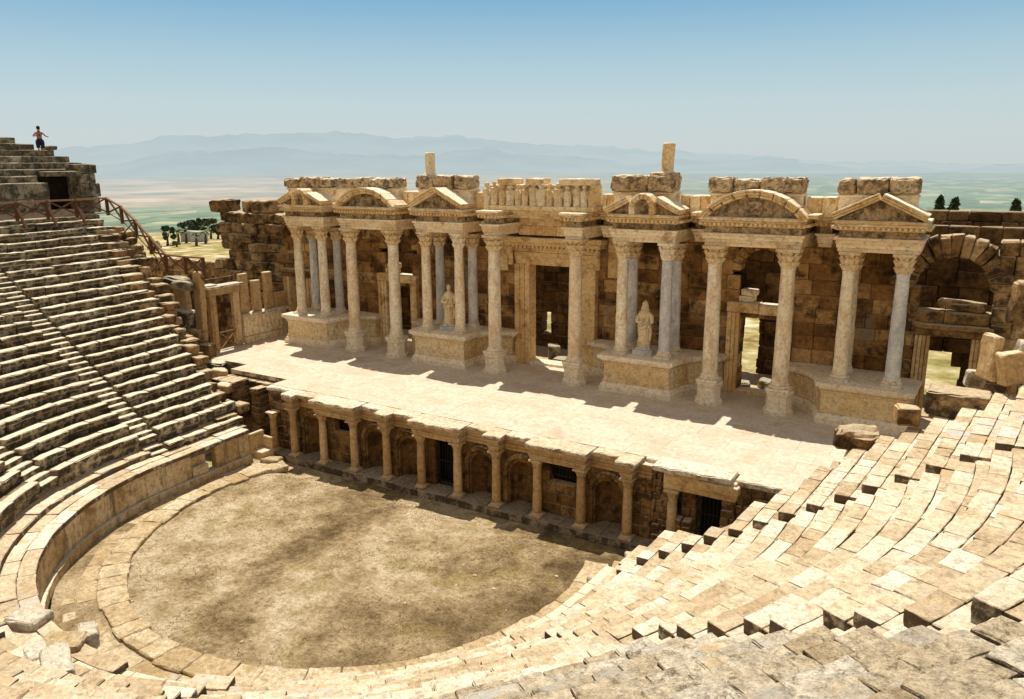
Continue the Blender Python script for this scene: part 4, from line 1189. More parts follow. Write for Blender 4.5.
# ------------------------------------------------------------------ statues on the podiums
def statue(x, y, z, rz, label, veil, H=1.95):
    root = empty('statue', (x, y, z), label, 'statue')
    b = MB()
    k0 = 36
    prof = [(.30,.0),(.31,.05),(.27,.25),(.255,.5),(.27,.8),(.275,1.0),(.235,1.15),(.25,1.35),(.27,1.5),(.20,1.62),(.09,1.68),(.08,1.73)]
    def mod(a, zz, i):
        t = zz/H
        fold = .07*math.cos(11*a+2.5*zz)+.05*math.sin(17*a-4*zz)
        return 1+fold*(1.2 if zz < 1.1 else .5)
    b.lathe(.0, 0, [(r, zz) for r, zz in prof], k0, .5, mod=mod, sx=1.0, sy=.68, amp=.03, seed=x)
    # shoulders, arms folded over the body
    b.tube([(-.20,0,1.52), (-.31,-.03,1.38), (-.30,-.10,1.15), (-.12,-.25,1.14), (.02,-.26,1.28)], [.09,.10,.085,.07,.05], 10)
    b.tube([(.20,0,1.52), (.31,-.02,1.38), (.32,-.07,1.12), (.26,-.2,.98), (.20,-.24,.90)], [.09,.10,.085,.065,.05], 10)
    # mantle swag
    b.tube([(-.27,-.05,.95), (-.1,-.22,.88), (.1,-.22,.98), (.28,-.06,1.15)], [.05,.075,.075,.05], 8)
    b.tube([(.27,-.05,1.1), (.30,-.12,.7), (.27,-.12,.3)], [.05,.07,.05], 8)
    body = b.build('robed_body', M['statue'], root, True)
    h = MB(); h.lathe(0, -.02, [(.05,1.70),(.075,1.74),(.105,1.80),(.115,1.87),(.10,1.95),(.05,2.0),(.01,2.01)], 16, .5, sx=.9, sy=1.05)
    h.tube([(0,-.13,1.86), (0,-.155,1.84)], [.018,.02], 6)
    if veil: h.lathe(0, .03, [(.20,1.55),(.17,1.7),(.145,1.85),(.12,1.96),(.05,2.05),(.01,2.06)], 16, .5, mod=lambda a, z, i: 1 if math.sin(a) > -.45 else .55)
    h.build('head', M['statue'], root, True)
    p = MB(); p.block(-.42, .42, -.36, .36, -.28, -.06, e=.02, amp=.008); p.block(-.33, .33, -.27, .27, -.06, .02, e=.02, amp=.008)
    p.build('plinth', M['colgrey'], root)
    root.rotation_euler = (0, 0, rz); root.scale = (1.08, 1.08, 1.08)
    return root
statue(5.60, 8.72, ZS+1.76+.30, .15, 'veiled robed statue standing between two columns right of the central door', True)
statue(-5.55, 8.75, ZS+1.76+.30, .35, 'weathered robed statue partly behind a column left of the central door', False)
o = bpy.data.objects
# ------------------------------------------------------------------ upper seating on the left
up = empty('upper_seating', (-29,0,11.2), 'dark weathered upper bank of seat rows behind the wooden railing', 'theatre seating')
def upath(mb, r0, r1, z0, z1, ye, mean=1.2, jz=.03, jr=.05, skip=None, amp=.03, e=.04):
    its = []
    pp = split(0, .62, mean/r0); its += [(0, pp[k]+.005/r0, pp[k+1]-.005/r0) for k in range(len(pp)-1)]
    pp = split(YO, ye, mean); its += [(-1, pp[k]+.008, pp[k+1]-.008) for k in range(len(pp)-1)]
    for sd, a, b in its:
        if skip and sd == -1 and skip((a+b)/2): continue
        j = (R_()-.5)*jr
        if sd == -1:      # no extra splay up here
            fn0 = lambda u, v, w, a=a, b=b: (-(r0+j+(r1-r0-j)*v), a+(b-a)*(1-u), z0+(z1-z0)*w)
            mb.grid_box(fn0, cuts(b-a, e, .4), cuts(r1-r0, e, .4), cuts(z1-z0, e, .4), (.6*e/(b-a), .6*e/(r1-r0), .6*e/(z1-z0)), amp, 2., None)
        else: pathblock(mb, 0, a, b, r0+j, r1, z0, z1+(R_()-.5)*jz, e=e, amp=amp, seg=.45)
door = lambda y: .25 < y < 2.1
mb = MB()
upath(mb, 27., 27.7, 11.2, 12.1, .25); upath(mb, 27., 27.7, 12.11, 12.98, .25)
pt('base_wall', mb, M['seat_old'], up)
mb = MB()
for (z0, z1, ye) in ((11.2, 12.1, 3.2), (12.11, 12.9, 3.3), (12.91, 13.45, 3.1), (13.46, 14.0, 3.2)):
    for (a, b) in ((2.12, 2.7), (2.71, ye)): mb.block(-27.75, -27.0+(R_()-.5)*.1, a, b, z0, z1-.01, amp=.04, e=.05)
mb.block(-27.7, -26.95, .2, 2.2, 13.33, 13.6, amp=.03); mb.block(-28.4, -27.71, 2.12, 3.4, 11.2, 14.0, amp=.03)
pt('doorway_masonry', mb, M['seat_old'], up)
mb = MB(); mb.box(-28.6, -28.5, .0, 2.4, 11.2, 13.5); mb.box(-28.6, -27.7, .18, .24, 11.2, 13.3); pt('dark_doorway', mb, M['dark'], up)
UE = [3.3, 3.7, 3.6, 3.2, 2.7, 1.9, 1.2, .45]
for j in range(8):
    mb = MB(); upath(mb, 27.7+.65*j-.0, 27.7+.65*j+.75, 13.35+.37*j-.42, 13.35+.37*j, UE[j], skip=(lambda y: .1 < y < 2.1) if j == 0 else None)
    pt('seat_row', mb, M['seat_old'], up)
mb = MB(); mb.block(-32.5, -31.9, -2.2, -.3, 16.3, 16.7, amp=.05, e=.05); pt('top_block', mb, M['seat_old'], up)
mb = MB()
for j in range(8): mb.box(-(27.7+.65*j+.75), -(27.7+.65*j+.05), UE[j]-.6, UE[j]-.1, 10., 13.35+.37*j-.43)
pt('end_masonry', mb, M['seat_old'], up)
for (x, y, z, s_, lab) in ((-28.3, 3.0, 13.75, .42, 'loose square block on the outer end of the upper seats'), (-30.6, 2.6, 14.83, .42, 'small loose block beside the standing visitor')):
    mb = MB(); mb.block(x-s_, x+s_, y-s_*.7, y+s_*.5, z, z+s_*.6, amp=.05, e=.06, rz=.2)
    o = mb.build('loose_block', M['seat_old']); tag(o, lab, 'stone block')

# ------------------------------------------------------------------ wooden railing
rail = empty('wooden_railing', (-25.4,-2,zT), 'brown wooden safety railing with crossed braces along the left gangway', 'railing')
rails = MB(); br = MB(); stay = MB()
RR = 25.35; zr = zT-.03
line = []
y = -8.2
P = []
for a in (.30, .22, .145, .07): x_, y_ = hs(a, RR); P.append((x_, y_))
y = YO+.0
while y < 2.3: P.append((-RR, y)); y += 1.62
P = [Vector((px, py, zr)) for px, py in P]
HR = .98
P2 = [Vector((-24.9, 2.25, 11.1)), Vector((-23.7, 2.3, 10.65)), Vector((-22.6, 2.35, 9.9)), Vector((-21.5, 2.4, 9.0)), Vector((-20.4, 2.5, 8.05)), Vector((-19.3, 2.9, 7.95)), Vector((-18.3, 3.3, 7.9))]
allp = P+P2
for i, p in enumerate(allp):
    po = MB(); po.bar(p, p+Vector((0,0,HR+.03)), .14); pt('post', po, M['wood'], rail)
    if i < len(P): stay = MB(); stay.bar(p+Vector((0,0,HR*.85)), p+Vector((.75,0,-.35)), .12); pt('raking_stay', stay, M['wood'], rail)
    if i+1 < len(allp):
        q = allp[i+1]
        rails.bar(p+Vector((0,0,HR)), q+Vector((0,0,HR)), .12, .09)
        rails.bar(p+Vector((0,0,.15)), q+Vector((0,0,.15)), .05, .05)
        br.bar(p+Vector((0,0,.15)), q+Vector((0,0,HR)), .075); br.bar(p+Vector((.0,0.06,HR)), q+Vector((0,.06,.15)), .075)
stay = MB(); stay.bar(P2[2]+Vector((0,0,HR)), P2[2]+Vector((-.6,-.9,-.2)), .07); stay.bar(P2[4]+Vector((0,0,HR)), P2[4]+Vector((-.5,-1.0,-.3)), .07); stay.bar(P2[5]+Vector((0,0,HR)), P2[5]+Vector((1.2,.3,-.4)), .07)
pt('handrail', rails, M['woodlight'], rail); pt('cross_braces', br, M['wood'], rail); pt('raking_stay', stay, M['wood'], rail)

# ------------------------------------------------------------------ loose blocks
def loose(x, y, z, sx, sy, sz, rz, tilt, mat, lab, amp=.05, e=.06, cat='stone block', name='loose_block', tx=0.):
    mb = MB()
    d = (Vector((x, y, z))-CAM).length
    mb.block(-sx/2, sx/2, -sy/2, sy/2, 0, sz, e=e, seg=max(.07, min(.2, d*.008)), amp=amp, freq=1.7, amp2=amp*.3, tilt=tilt, tx=tx)
    o = mb.build(name, mat); o.location = (x, y, z); o.rotation_euler = (0, 0, rz); tag(o, lab, cat)
    # keep the noise different per block
    return o
loose(18.6, .3, 6.6, 1.6, .9, .75, -.05, 0, M['wallold'], 'big dark faced block resting on the end of the right seat rows', .07)
loose(17.35, -.35, 6.3, .62, .6, .55, .3, .05, M['wall'], 'small brown cube of stone left of the big dark block', .04)
loose(16.05, -.3, 5.2, 1.25, .85, .75, .2, .08, M['wallold'], 'rounded lichen spotted boulder at the edge of the stage by the seats', .16, .14)
loose(19.25, 1.0, 7.6, .25, .8, 1.35, .5, .06, M['frontcol'], 'tall pale slab leaning upright at the right edge', .05)
loose(19.8, .5, 7.65, .65, .5, .95, .35, -.18, M['frontcol'], 'tilted grey squared block against the pale upright slab', .05)
loose(20.3, .9, 8.3, .9, .8, .5, .1, .2, M['white'], 'pale broken block on top of the rubble at the far right', .08)
loose(20.3, 2.2, 8.7, .5, .7, .5, .6, .2, M['wallold'], 'brown rubble lump behind the pale block at the far right', .12, .1)
loose(18.95, 1.5, 7.2, .5, .5, .5, .2, .1, M['white'], 'small white lump of stone behind the big dark block', .09)
loose(20.2, 6.5, 8.3, .9, .9, 1.5, .2, .1, M['wallold'], 'leaning brown pier stone beside the right arch', .12, .1)
loose(-13.4, .1, 2.7, .8, .8, .45, .4, .05, M['frontcol'], 'orange stone block beside the lowest left rows', .05)
loose(-18.35, 2.9, 3.2, 1.1, .7, .9, .2, .06, M['front'], 'brown squared block at the foot of the framed doorway', .06)
loose(-18.9, 2.9, 4.15, 1.0, .7, .7, .1, .04, M['wallold'], 'squared block above the brown one beside the left rows', .06)
loose(-19.8, 2.8, 4.9, 1.3, .8, 1.0, .1, .05, M['seat_far'], 'large worn block below the broad upright slab on the left', .09, .09)
loose(-14.9, 1.0, 3.0, .8, .8, .5, .9, .1, M['frontcol'], 'rounded pale block at the corner of the stage floor', .09, .1)
loose(-16.6, 2.2, 2.9, .9, .8, .55, .5, .12, M['seat_far'], 'weathered block on the stage edge below the seat ends', .08, .09)
loose(-18.9, 2.3, 7.2, 1.1, .8, .45, .7, .15, M['seat_old'], 'pale rubble stone under the lower end of the railing', .12, .12)
loose(-20.3, 3.0, 7.2, 1.4, .8, .5, .2, .1, M['seat_old'], 'grey rubble stone behind the lower railing', .12, .12)
loose(10.15, -3.0, 1.0, .8, .6, .35, .5, .1, M['white'], 'pale slab tipped at the right end of the podium wall', .05)
# blocks lying on the near rim, lower left of the picture
loose(-2.35, -15.6, 1.75, .95, .75, .32, .35, .03, M['white'], 'white squared slab at the broken end of the podium cap', .03)
loose(-.75, -14.95, 1.35, 1.25, .5, .45, -.5, -.22, M['white'], 'tilted pale block lying where the podium wall is broken', .05)
loose(-.55, -15.7, 1.75, 1.0, .8, .25, .7, .06, M['pave'], 'grey flat slab on the near walkway', .04)
loose(1.9, -17.1, 2.75, 1.25, .6, .38, -.4, .04, M['white'], 'pale rectangular block lying loose on the nearest lower seat row', .03)
loose(.6, -16.9, 2.5, .95, .5, .3, -.35, -.05, M['white'], 'small pale block left of the rectangular loose block', .04)
loose(3.9, -19.6, 4.75, .5, .5, 1.3, .2, .02, M['wallold'], 'dark upright stone at the lower left corner', .06)
loose(7.35, -10.35, .3, 1.5, .6, .5, .75, .1, M['pave'], 'long rough block lying on the rim at the right edge of the orchestra', .09, .1)
loose(9.0, -3.4, .2, .7, .9, .4, .2, .0, M['pave'], 'squat block in the corner between orchestra and right seats', .07)
loose(8.9, -5.0, .25, .5, 1.1, .3, .1, .0, M['pave'], 'half buried kerb stone at the right edge of the orchestra', .07)
# broken marble chair in the left corner of the orchestra
chair = empty('marble_chair', (-9.6,-1.1,.3), 'broken marble chair in the left corner of the orchestra', 'chair')
mb = MB(); mb.block(-9.95, -9.2, -1.45, -.75, .3, .72, amp=.03, e=.04); pt('seat', mb, M['frontcol'], chair)
mb = MB(); mb.block(-10.05, -9.85, -1.5, -.7, .3, 1.55, amp=.03, e=.04); pt('backrest', mb, M['frontcol'], chair)
mb = MB(); mb.block(-9.9, -9.25, -.85, -.7, .72, 1.3, amp=.03, e=.04); pt('armrest', mb, M['frontcol'], chair)
loose(-8.9, -1.2, .15, .9, .6, .3, .3, .05, M['pave'], 'flat stone lying in front of the broken marble chair', .05)

# ------------------------------------------------------------------ the visitor on the upper seats
def person(x, y, z, rz):
    root = empty('person', (x, y, z), 'shirtless visitor in dark shorts standing on the upper seats holding a camera', 'person')
    vs = [(0,0,.93),(0,0,1.12),(0,.01,1.32),(0,.0,1.44),(0,-.01,1.52),(0,-.02,1.62),(0,-.01,1.70),
          (-.18,0,1.40),(-.34,-.05,1.20),(-.22,-.26,1.22),(-.14,-.33,1.25),
          (.18,0,1.40),(.36,-.02,1.20),(.42,-.24,1.16),(.44,-.34,1.17),
          (-.11,0,.88),(-.12,-.01,.48),(-.12,.01,.08),(-.12,-.14,.03),(.11,0,.88),(.12,-.01,.48),(.12,.01,.08),(.12,-.14,.03)]
    ed = [(0,1),(1,2),(2,3),(3,4),(4,5),(5,6),(2,7),(7,8),(8,9),(9,10),(2,11),(11,12),(12,13),(13,14),(0,15),(15,16),(16,17),(17,18),(0,19),(19,20),(20,21),(21,22)]
    rd = [.14,.13,.16,.09,.055,.095,.085,.07,.048,.036,.04,.07,.048,.036,.04,.095,.06,.042,.035,.095,.06,.042,.035]
    me = bpy.data.meshes.new('body'); me.from_pydata(vs, ed, [])
    o = bpy.data.objects.new('body', me); C.objects.link(o); o.parent = root
    sk = o.modifiers.new('skin', 'SKIN')
    for i, v in enumerate(me.skin_vertices[0].data):
        v.radius = (rd[i], rd[i]*.8); v.use_root = (i == 0)
    ss = o.modifiers.new('sub', 'SUBSURF'); ss.levels = 2; ss.render_levels = 2
    me.materials.append(plain('sunburnt_skin', (.36,.17,.10), .6, .1))
    s = MB()
    for sg in (-1, 1): s.tube([(sg*.10,0,.96), (sg*.115,0,.78), (sg*.125,-.005,.5)], [.125,.13,.10], 12)
    s.tube([(0,0,.86), (0,0,1.04)], [.17,.165], 14)
    s.build('shorts', plain('navy_cloth', (.02,.02,.05), .8, .2), root, True)
    h = MB(); h.lathe(0, 0, [(.09,1.62),(.105,1.68),(.10,1.76),(.06,1.81),(.01,1.82)], 14); h.build('hair', plain('dark_hair', (.02,.014,.01), .8, .2), root, True)
    c = MB(); c.box(-.10, -.0, -.42, -.36, 1.22, 1.30); c.build('camera', M['iron'], root)
    root.rotation_euler = (0,0,rz); root.scale = (.96,.96,.96)
person(-30.0, 1.75, 14.47, 1.2)

# ------------------------------------------------------------------ trees
def crown(mb, n, fn, size, rnd):
    for _ in range(n):
        p, t = fn(rnd); s_ = size*(.6+.8*rnd.random())
        a = Vector((rnd.gauss(0,1), rnd.gauss(0,1), rnd.gauss(0,1))).normalized(); b = a.orthogonal().normalized(); c = a.cross(b)
        k = len(mb.v)
        for (i, j) in ((-1,-1), (1,-.6), (.8,1), (-.7,.8)): mb.v.append(tuple(Vector(p)+b*i*s_+c*j*s_))
        mb.f.append((k, k+1, k+2, k+3)); mb.t.append(t)
def cypress(x, y, z, h, r, lab, seed):
    rnd = random.Random(seed)
    root = empty('cypress_tree', (x, y, z), lab, 'tree', 'cypress trees beyond the stage building')
    t = MB(); t.tube([(x, y, z), (x+.1, y, z+h*.5), (x, y, z+h*.9)], [.2,.14,.05], 7); pt('trunk', t, M['trunk'], root)
    m = MB()
    def f(rn):
        q = rn.random()**.8; rr = r*(min(1, q*5)*(1-q)**.75+.03)*math.sqrt(rn.random())*(1+.2*math.sin(q*19)); a = rn.random()*2*PI
        return (x+rr*math.cos(a), y+rr*math.sin(a), z+.05*h+q*h*.95), rn.random()
    crown(m, 900, f, .16*h/6, rnd); pt('crown', m, M['foliage_dark'], root)
def tree(x, y, z, h, r, kind, lab, seed, grp='trees beyond the theatre'):
    rnd = random.Random(seed)
    root = empty('palm_tree' if kind == 'palm' else 'broadleaf_tree', (x, y, z), lab, 'tree', grp)
    th = h*.45 if kind != 'palm' else h*.85
    t = MB(); t.tube([(x, y, z), (x+.15, y, z+th*.5), (x, y+.1, z+th)], [.3, .22, .14], 7)
    if kind != 'palm':
        for q in range(5):
            a = q*1.3; t.tube([(x, y, z+th*.8), (x+math.cos(a)*r*.6, y+math.sin(a)*r*.6, z+h*.72)], [.12, .04], 5)
    pt('trunk', t, M['trunk'], root)
    m = MB()
    if kind == 'palm':
        for q in range(22):
            a = q*2.4; el = -.3+1.2*rnd.random(); pts = []
            for s_ in range(6):
                d = s_/5*r; pts.append(Vector((x+math.cos(a)*d*math.cos(el*.6), y+math.sin(a)*d*math.cos(el*.6), z+th+d*math.sin(el)-.35*d*d/r)))
            for s_ in range(5):
                w = .28*(1-s_/6); sd = Vector((-math.sin(a), math.cos(a), 0))*w
                k = len(m.v); m.v += [tuple(pts[s_]-sd), tuple(pts[s_]+sd), tuple(pts[s_+1]+sd*.8), tuple(pts[s_+1]-sd*.8)]
                m.f.append((k, k+1, k+2, k+3)); m.t.append(rnd.random())
        pt('fronds', m, M['palm'], root)
    else:
        lobes = [(rnd.gauss(0,.5)*r, rnd.gauss(0,.5)*r, h*(.42+.5*rnd.random()), r*(.18+.26*rnd.random())) for _ in range(11)]
        def f(rn):
            l = rn.choice(lobes); v = Vector((rn.gauss(0,1), rn.gauss(0,1), rn.gauss(0,1))).normalized()*l[3]*(.6+.45*rn.random())
            return (x+l[0]+v.x, y+l[1]+v.y, z+max(.15*h, l[2]+v.z*.8)), rn.random()
        crown(m, 900, f, .045*h, rnd); pt('crown', m, M['foliage_dark'] if kind == 'dark' else M['foliage'], root)

for (x, y, sx, sy, sz, rz, lab) in ((9.35, 11.9, 1.0, .7, .4, .3, 'sunlit fallen block inside the right side door'), (10.6, 12.6, .9, .8, .45, -.2, 'second fallen block deeper inside the right side door'), (-.2, 12.0, 1.2, .8, .35, .2, 'flat fallen block in the passage behind the central door'), (-1.3, 12.8, .7, .8, .8, .6, 'rough rubble heap stone at the left inside the central door')):
    loose(x, y, 3.15, sx, sy, sz, rz, .04, M['seat_old'], lab, .07, .08)
# ------------------------------------------------------------------ terrain
def sstep(a, b, x):
    t = max(0, min(1, (x-a)/(b-a))); return t*t*(3-2*t)
def ground_z(x, y):
    d = math.hypot(x, y)
    z = 3.0-max(0, min(d, 240)-22)*.037
    z -= .37*max(0, 0)
    if d > 190: z -= 246*sstep(203, 560, d)
    if d < 400: z += .5*n3((x, y, 0), .03)*min(1, max(0, d-25)/40)
    elif d > 9000:
        z += (60*sstep(9000, 14000, d))*(.3+abs(n3((x, y, 0), .00035)))*sstep(-10, -30, math.degrees(math.atan2(x, y)))
    # theatre bowl and the cavea mound
    if abs(x) < 26.2 and -36 < y < 4.: z = -1.5
    elif abs(x) < 18 and y < 10.: z = -1.5 if y > -36 else z
    elif y < 1 and z > 2 and abs(x) < 75: z += 6.5*sstep(1, -8, y)*sstep(75, 36, abs(x))*(1 if y > -60 else sstep(-110, -60, y))
    return z
ys = []; v = 0.; step = 1.5
while v < 70000: ys.append(v); v += step; step *= 1.045 if v > 40 else 1.0
ax_ = [-q for q in ys[:0:-1]]+ys
mb = MB()
n = len(ax_)
for yy in ax_:
    for xx in ax_: mb.v.append((xx, yy, ground_z(xx, yy)))
for j in range(n-1):
    for i in range(n-1):
        mb.f.append((j*n+i, j*n+i+1, (j+1)*n+i+1, (j+1)*n+i)); mb.t.append(.5)
def ground_material():
    m = bpy.data.materials.new('terrain'); m.use_nodes = True; nt = m.node_tree; N = nt.nodes; L = nt.links; N.clear()
    out = N.new('ShaderNodeOutputMaterial'); df = N.new('ShaderNodeBsdfDiffuse')
    g = N.new('ShaderNodeNewGeometry')
    def noi(s, d, vec=None, r=.6):
        k = N.new('ShaderNodeTexNoise'); k.inputs['Scale'].default_value = s; k.inputs['Detail'].default_value = d; k.inputs['Roughness'].default_value = r
        L.new(vec or g.outputs['Position'], k.inputs['Vector']); return k.outputs[0]
    def ramp(src, st, inter='LINEAR'):
        k = N.new('ShaderNodeValToRGB'); k.color_ramp.interpolation = inter; e = k.color_ramp.elements
        while len(e) < len(st): e.new(.5)
        for i, (p, c) in enumerate(st): e[i].position = p; e[i].color = (*c, 1)
        L.new(src, k.inputs[0]); return k.outputs[0]
    def mix(a, b, f, t='MIX'):
        x = N.new('ShaderNodeMix'); x.data_type = 'RGBA'; x.blend_type = t
        if isinstance(f, float): x.inputs[0].default_value = f
        else: L.new(f, x.inputs[0])
        for i, q in ((6, a), (7, b)):
            if isinstance(q, tuple): x.inputs[i].default_value = (*q, 1)
            else: L.new(q, x.inputs[i])
        return x.outputs[2]
    def maprange(src, a, b):
        k = N.new('ShaderNodeMapRange'); k.inputs[1].default_value = a; k.inputs[2].default_value = b; L.new(src, k.inputs[0]); return k.outputs[0]
    ln = N.new('ShaderNodeVectorMath'); ln.operation = 'LENGTH'; L.new(g.outputs['Position'], ln.inputs[0]); d = ln.outputs['Value']
    near = ramp(noi(.35, 9, None, .7), [(.35, (.18,.13,.05)), (.46, (.36,.29,.12)), (.53, (.50,.41,.21)), (.62, (.72,.66,.52))])
    green = ramp(noi(.12, 6), [(.45, (0,0,0)), (.62, (.4,.4,.4))])
    near = mix(near, (.20,.21,.06), green)
    # valley fields: voronoi parcels
    mp = N.new('ShaderNodeMapping'); mp.inputs['Rotation'].default_value = (0, 0, .9); mp.inputs['Scale'].default_value = (.0062, .0028, 0); L.new(g.outputs['Position'], mp.inputs[0])
    vo = N.new('ShaderNodeTexVoronoi'); vo.inputs['Scale'].default_value = 1.; L.new(mp.outputs[0], vo.inputs['Vector'])
    sp = N.new('ShaderNodeSeparateColor'); L.new(vo.outputs['Color'], sp.inputs[0])
    fields = ramp(sp.outputs[0], [(0, (.10,.16,.06)), (.3, (.15,.23,.09)), (.55, (.22,.29,.13)), (.72, (.30,.36,.17)), (.86, (.56,.46,.28)), (1, (.09,.15,.06))])
    fields = mix(fields, ramp(noi(.01, 6), [(.4, (.5,.6,.5)), (.6, (1.1,1.1,1.1))]), 1., 'MULTIPLY')
    tan = ramp(noi(.0011, 9, None, .68), [(.36, (.20,.22,.14)), (.48, (.48,.36,.24)), (.6, (.72,.55,.40))])
    # right hand side stays green; left hand side turns to bare hills
    sx = N.new('ShaderNodeSeparateXYZ'); L.new(g.outputs['Position'], sx.inputs[0])
    dv = N.new('ShaderNodeMath'); dv.operation = 'DIVIDE'; L.new(sx.outputs[0], dv.inputs[0]); L.new(d, dv.inputs[1])
    leftm = maprange(dv.outputs[0], -.25, -.55)
    far = mix(fields, tan, leftm)
    c = mix(near, (.30,.27,.14), maprange(d, 180, 240))
    c = mix(c, fields, maprange(d, 300, 560))
    c = mix(c, far, maprange(d, 5200, 6300))
    L.new(c, df.inputs['Color'])
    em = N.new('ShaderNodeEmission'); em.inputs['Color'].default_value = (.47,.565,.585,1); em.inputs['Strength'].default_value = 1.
    # aerial haze put into the colour as a glow, growing away from the theatre
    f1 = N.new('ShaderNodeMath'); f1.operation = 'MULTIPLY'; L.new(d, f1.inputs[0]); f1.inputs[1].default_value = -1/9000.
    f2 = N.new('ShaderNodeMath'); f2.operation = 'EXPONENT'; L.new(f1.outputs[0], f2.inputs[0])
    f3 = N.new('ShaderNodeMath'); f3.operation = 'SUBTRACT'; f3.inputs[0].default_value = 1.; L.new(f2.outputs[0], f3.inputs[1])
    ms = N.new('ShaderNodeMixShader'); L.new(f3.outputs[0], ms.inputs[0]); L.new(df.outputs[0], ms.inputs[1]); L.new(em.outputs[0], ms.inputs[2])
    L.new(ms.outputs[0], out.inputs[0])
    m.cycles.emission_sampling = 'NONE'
    return m
M['ground'] = ground_material()
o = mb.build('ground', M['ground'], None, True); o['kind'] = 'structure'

# mountains: two ranges, haze mixed into their colour as a glow
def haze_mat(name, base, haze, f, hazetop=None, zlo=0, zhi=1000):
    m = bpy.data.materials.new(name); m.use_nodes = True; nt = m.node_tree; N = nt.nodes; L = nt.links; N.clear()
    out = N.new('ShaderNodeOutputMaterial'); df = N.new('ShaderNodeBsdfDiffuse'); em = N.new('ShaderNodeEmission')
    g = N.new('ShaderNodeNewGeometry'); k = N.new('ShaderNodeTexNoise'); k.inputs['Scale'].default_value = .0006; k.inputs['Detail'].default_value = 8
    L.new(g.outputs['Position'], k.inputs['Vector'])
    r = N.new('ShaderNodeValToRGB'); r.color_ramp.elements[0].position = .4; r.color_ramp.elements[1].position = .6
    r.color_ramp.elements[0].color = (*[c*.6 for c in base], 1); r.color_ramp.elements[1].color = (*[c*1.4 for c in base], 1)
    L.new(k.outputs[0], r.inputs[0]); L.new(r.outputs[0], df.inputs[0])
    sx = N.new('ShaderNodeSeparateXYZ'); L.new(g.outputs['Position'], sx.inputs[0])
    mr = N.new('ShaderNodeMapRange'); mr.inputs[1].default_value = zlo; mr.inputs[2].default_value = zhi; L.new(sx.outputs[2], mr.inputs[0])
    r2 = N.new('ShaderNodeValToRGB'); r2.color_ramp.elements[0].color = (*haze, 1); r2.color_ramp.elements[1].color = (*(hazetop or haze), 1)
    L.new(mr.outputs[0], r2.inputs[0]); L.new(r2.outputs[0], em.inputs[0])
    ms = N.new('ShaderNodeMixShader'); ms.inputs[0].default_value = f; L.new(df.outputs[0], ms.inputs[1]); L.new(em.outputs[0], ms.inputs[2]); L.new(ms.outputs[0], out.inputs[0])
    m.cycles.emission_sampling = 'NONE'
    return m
PROF = [(-110,.9),(-95,1.2),(-80,.9),(-70,.8),(-63.3,1.0),(-60.1,1.13),(-57.9,1.26),(-55.9,1.45),(-53.7,1.97),(-51.9,1.91),(-49.4,2.05),(-45.5,2.13),(-43.5,2.27),(-41.5,2.07),(-38.7,1.8),(-36.6,1.86),(-34.9,2.06),(-33.1,1.71),(-30.3,1.42),(-27.5,1.26),(-24.7,1.17),(-21.2,.86),(-17.8,.63),(-13.8,.46),(-11.2,.11),(-8.1,-.17+.2),(-5.1,-.05),(-3.7,0.0),(-1.75,-.2),(1.6,-.35),(10,-.4),(30,.3),(60,.5)]
def prof(az):
    for (a, b), (c, d) in zip(PROF, PROF[1:]):
        if a <= az <= c: return b+(d-b)*(az-a)/(c-a)
    return .3
def range_mesh(name, D, depth, f, mat, lo=-260, rough=1.0, steps=520, off=0.):
    mb = MB(); m = 10
    for i in range(steps+1):
        az = -105+160*i/steps; a = math.radians(az)
        top = 14+D*math.tan(math.radians(f(az)))+rough*D*.0036*(noise.noise(Vector((az*.6, D*.001, off)))+.6*noise.noise(Vector((az*1.7, D*.001, off)))+.35*noise.noise(Vector((az*5.1, D*.001, off))))
        top = max(top, lo+20)
        for j in range(m+1):
            t = j/m; dd = D-depth*(1-t)
            q = t**1.2
            z = lo+(top-lo)*q*(1-.25*(1-t)*abs(noise.noise(Vector((az*1.3, t*3, off)))))
            mb.v.append((math.sin(a)*dd, math.cos(a)*dd, z))
        mb.v.append((math.sin(a)*(D+depth*.6), math.cos(a)*(D+depth*.6), lo))
    w = m+2
    for i in range(steps):
        for j in range(w-1):
            mb.f.append((i*w+j, (i+1)*w+j, (i+1)*w+j+1, i*w+j+1)); mb.t.append(.5)
    o = mb.build(name, mat, None, True); o['kind'] = 'structure'; return o
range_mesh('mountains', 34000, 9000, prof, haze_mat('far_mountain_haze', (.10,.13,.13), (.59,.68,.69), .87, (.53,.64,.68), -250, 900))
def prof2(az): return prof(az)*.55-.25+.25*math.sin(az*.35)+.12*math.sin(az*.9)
range_mesh('foothills', 24000, 5000, prof2, haze_mat('near_mountain_haze', (.12,.14,.12), (.56,.66,.68), .84, (.50,.61,.66), -250, 400), off=5.)

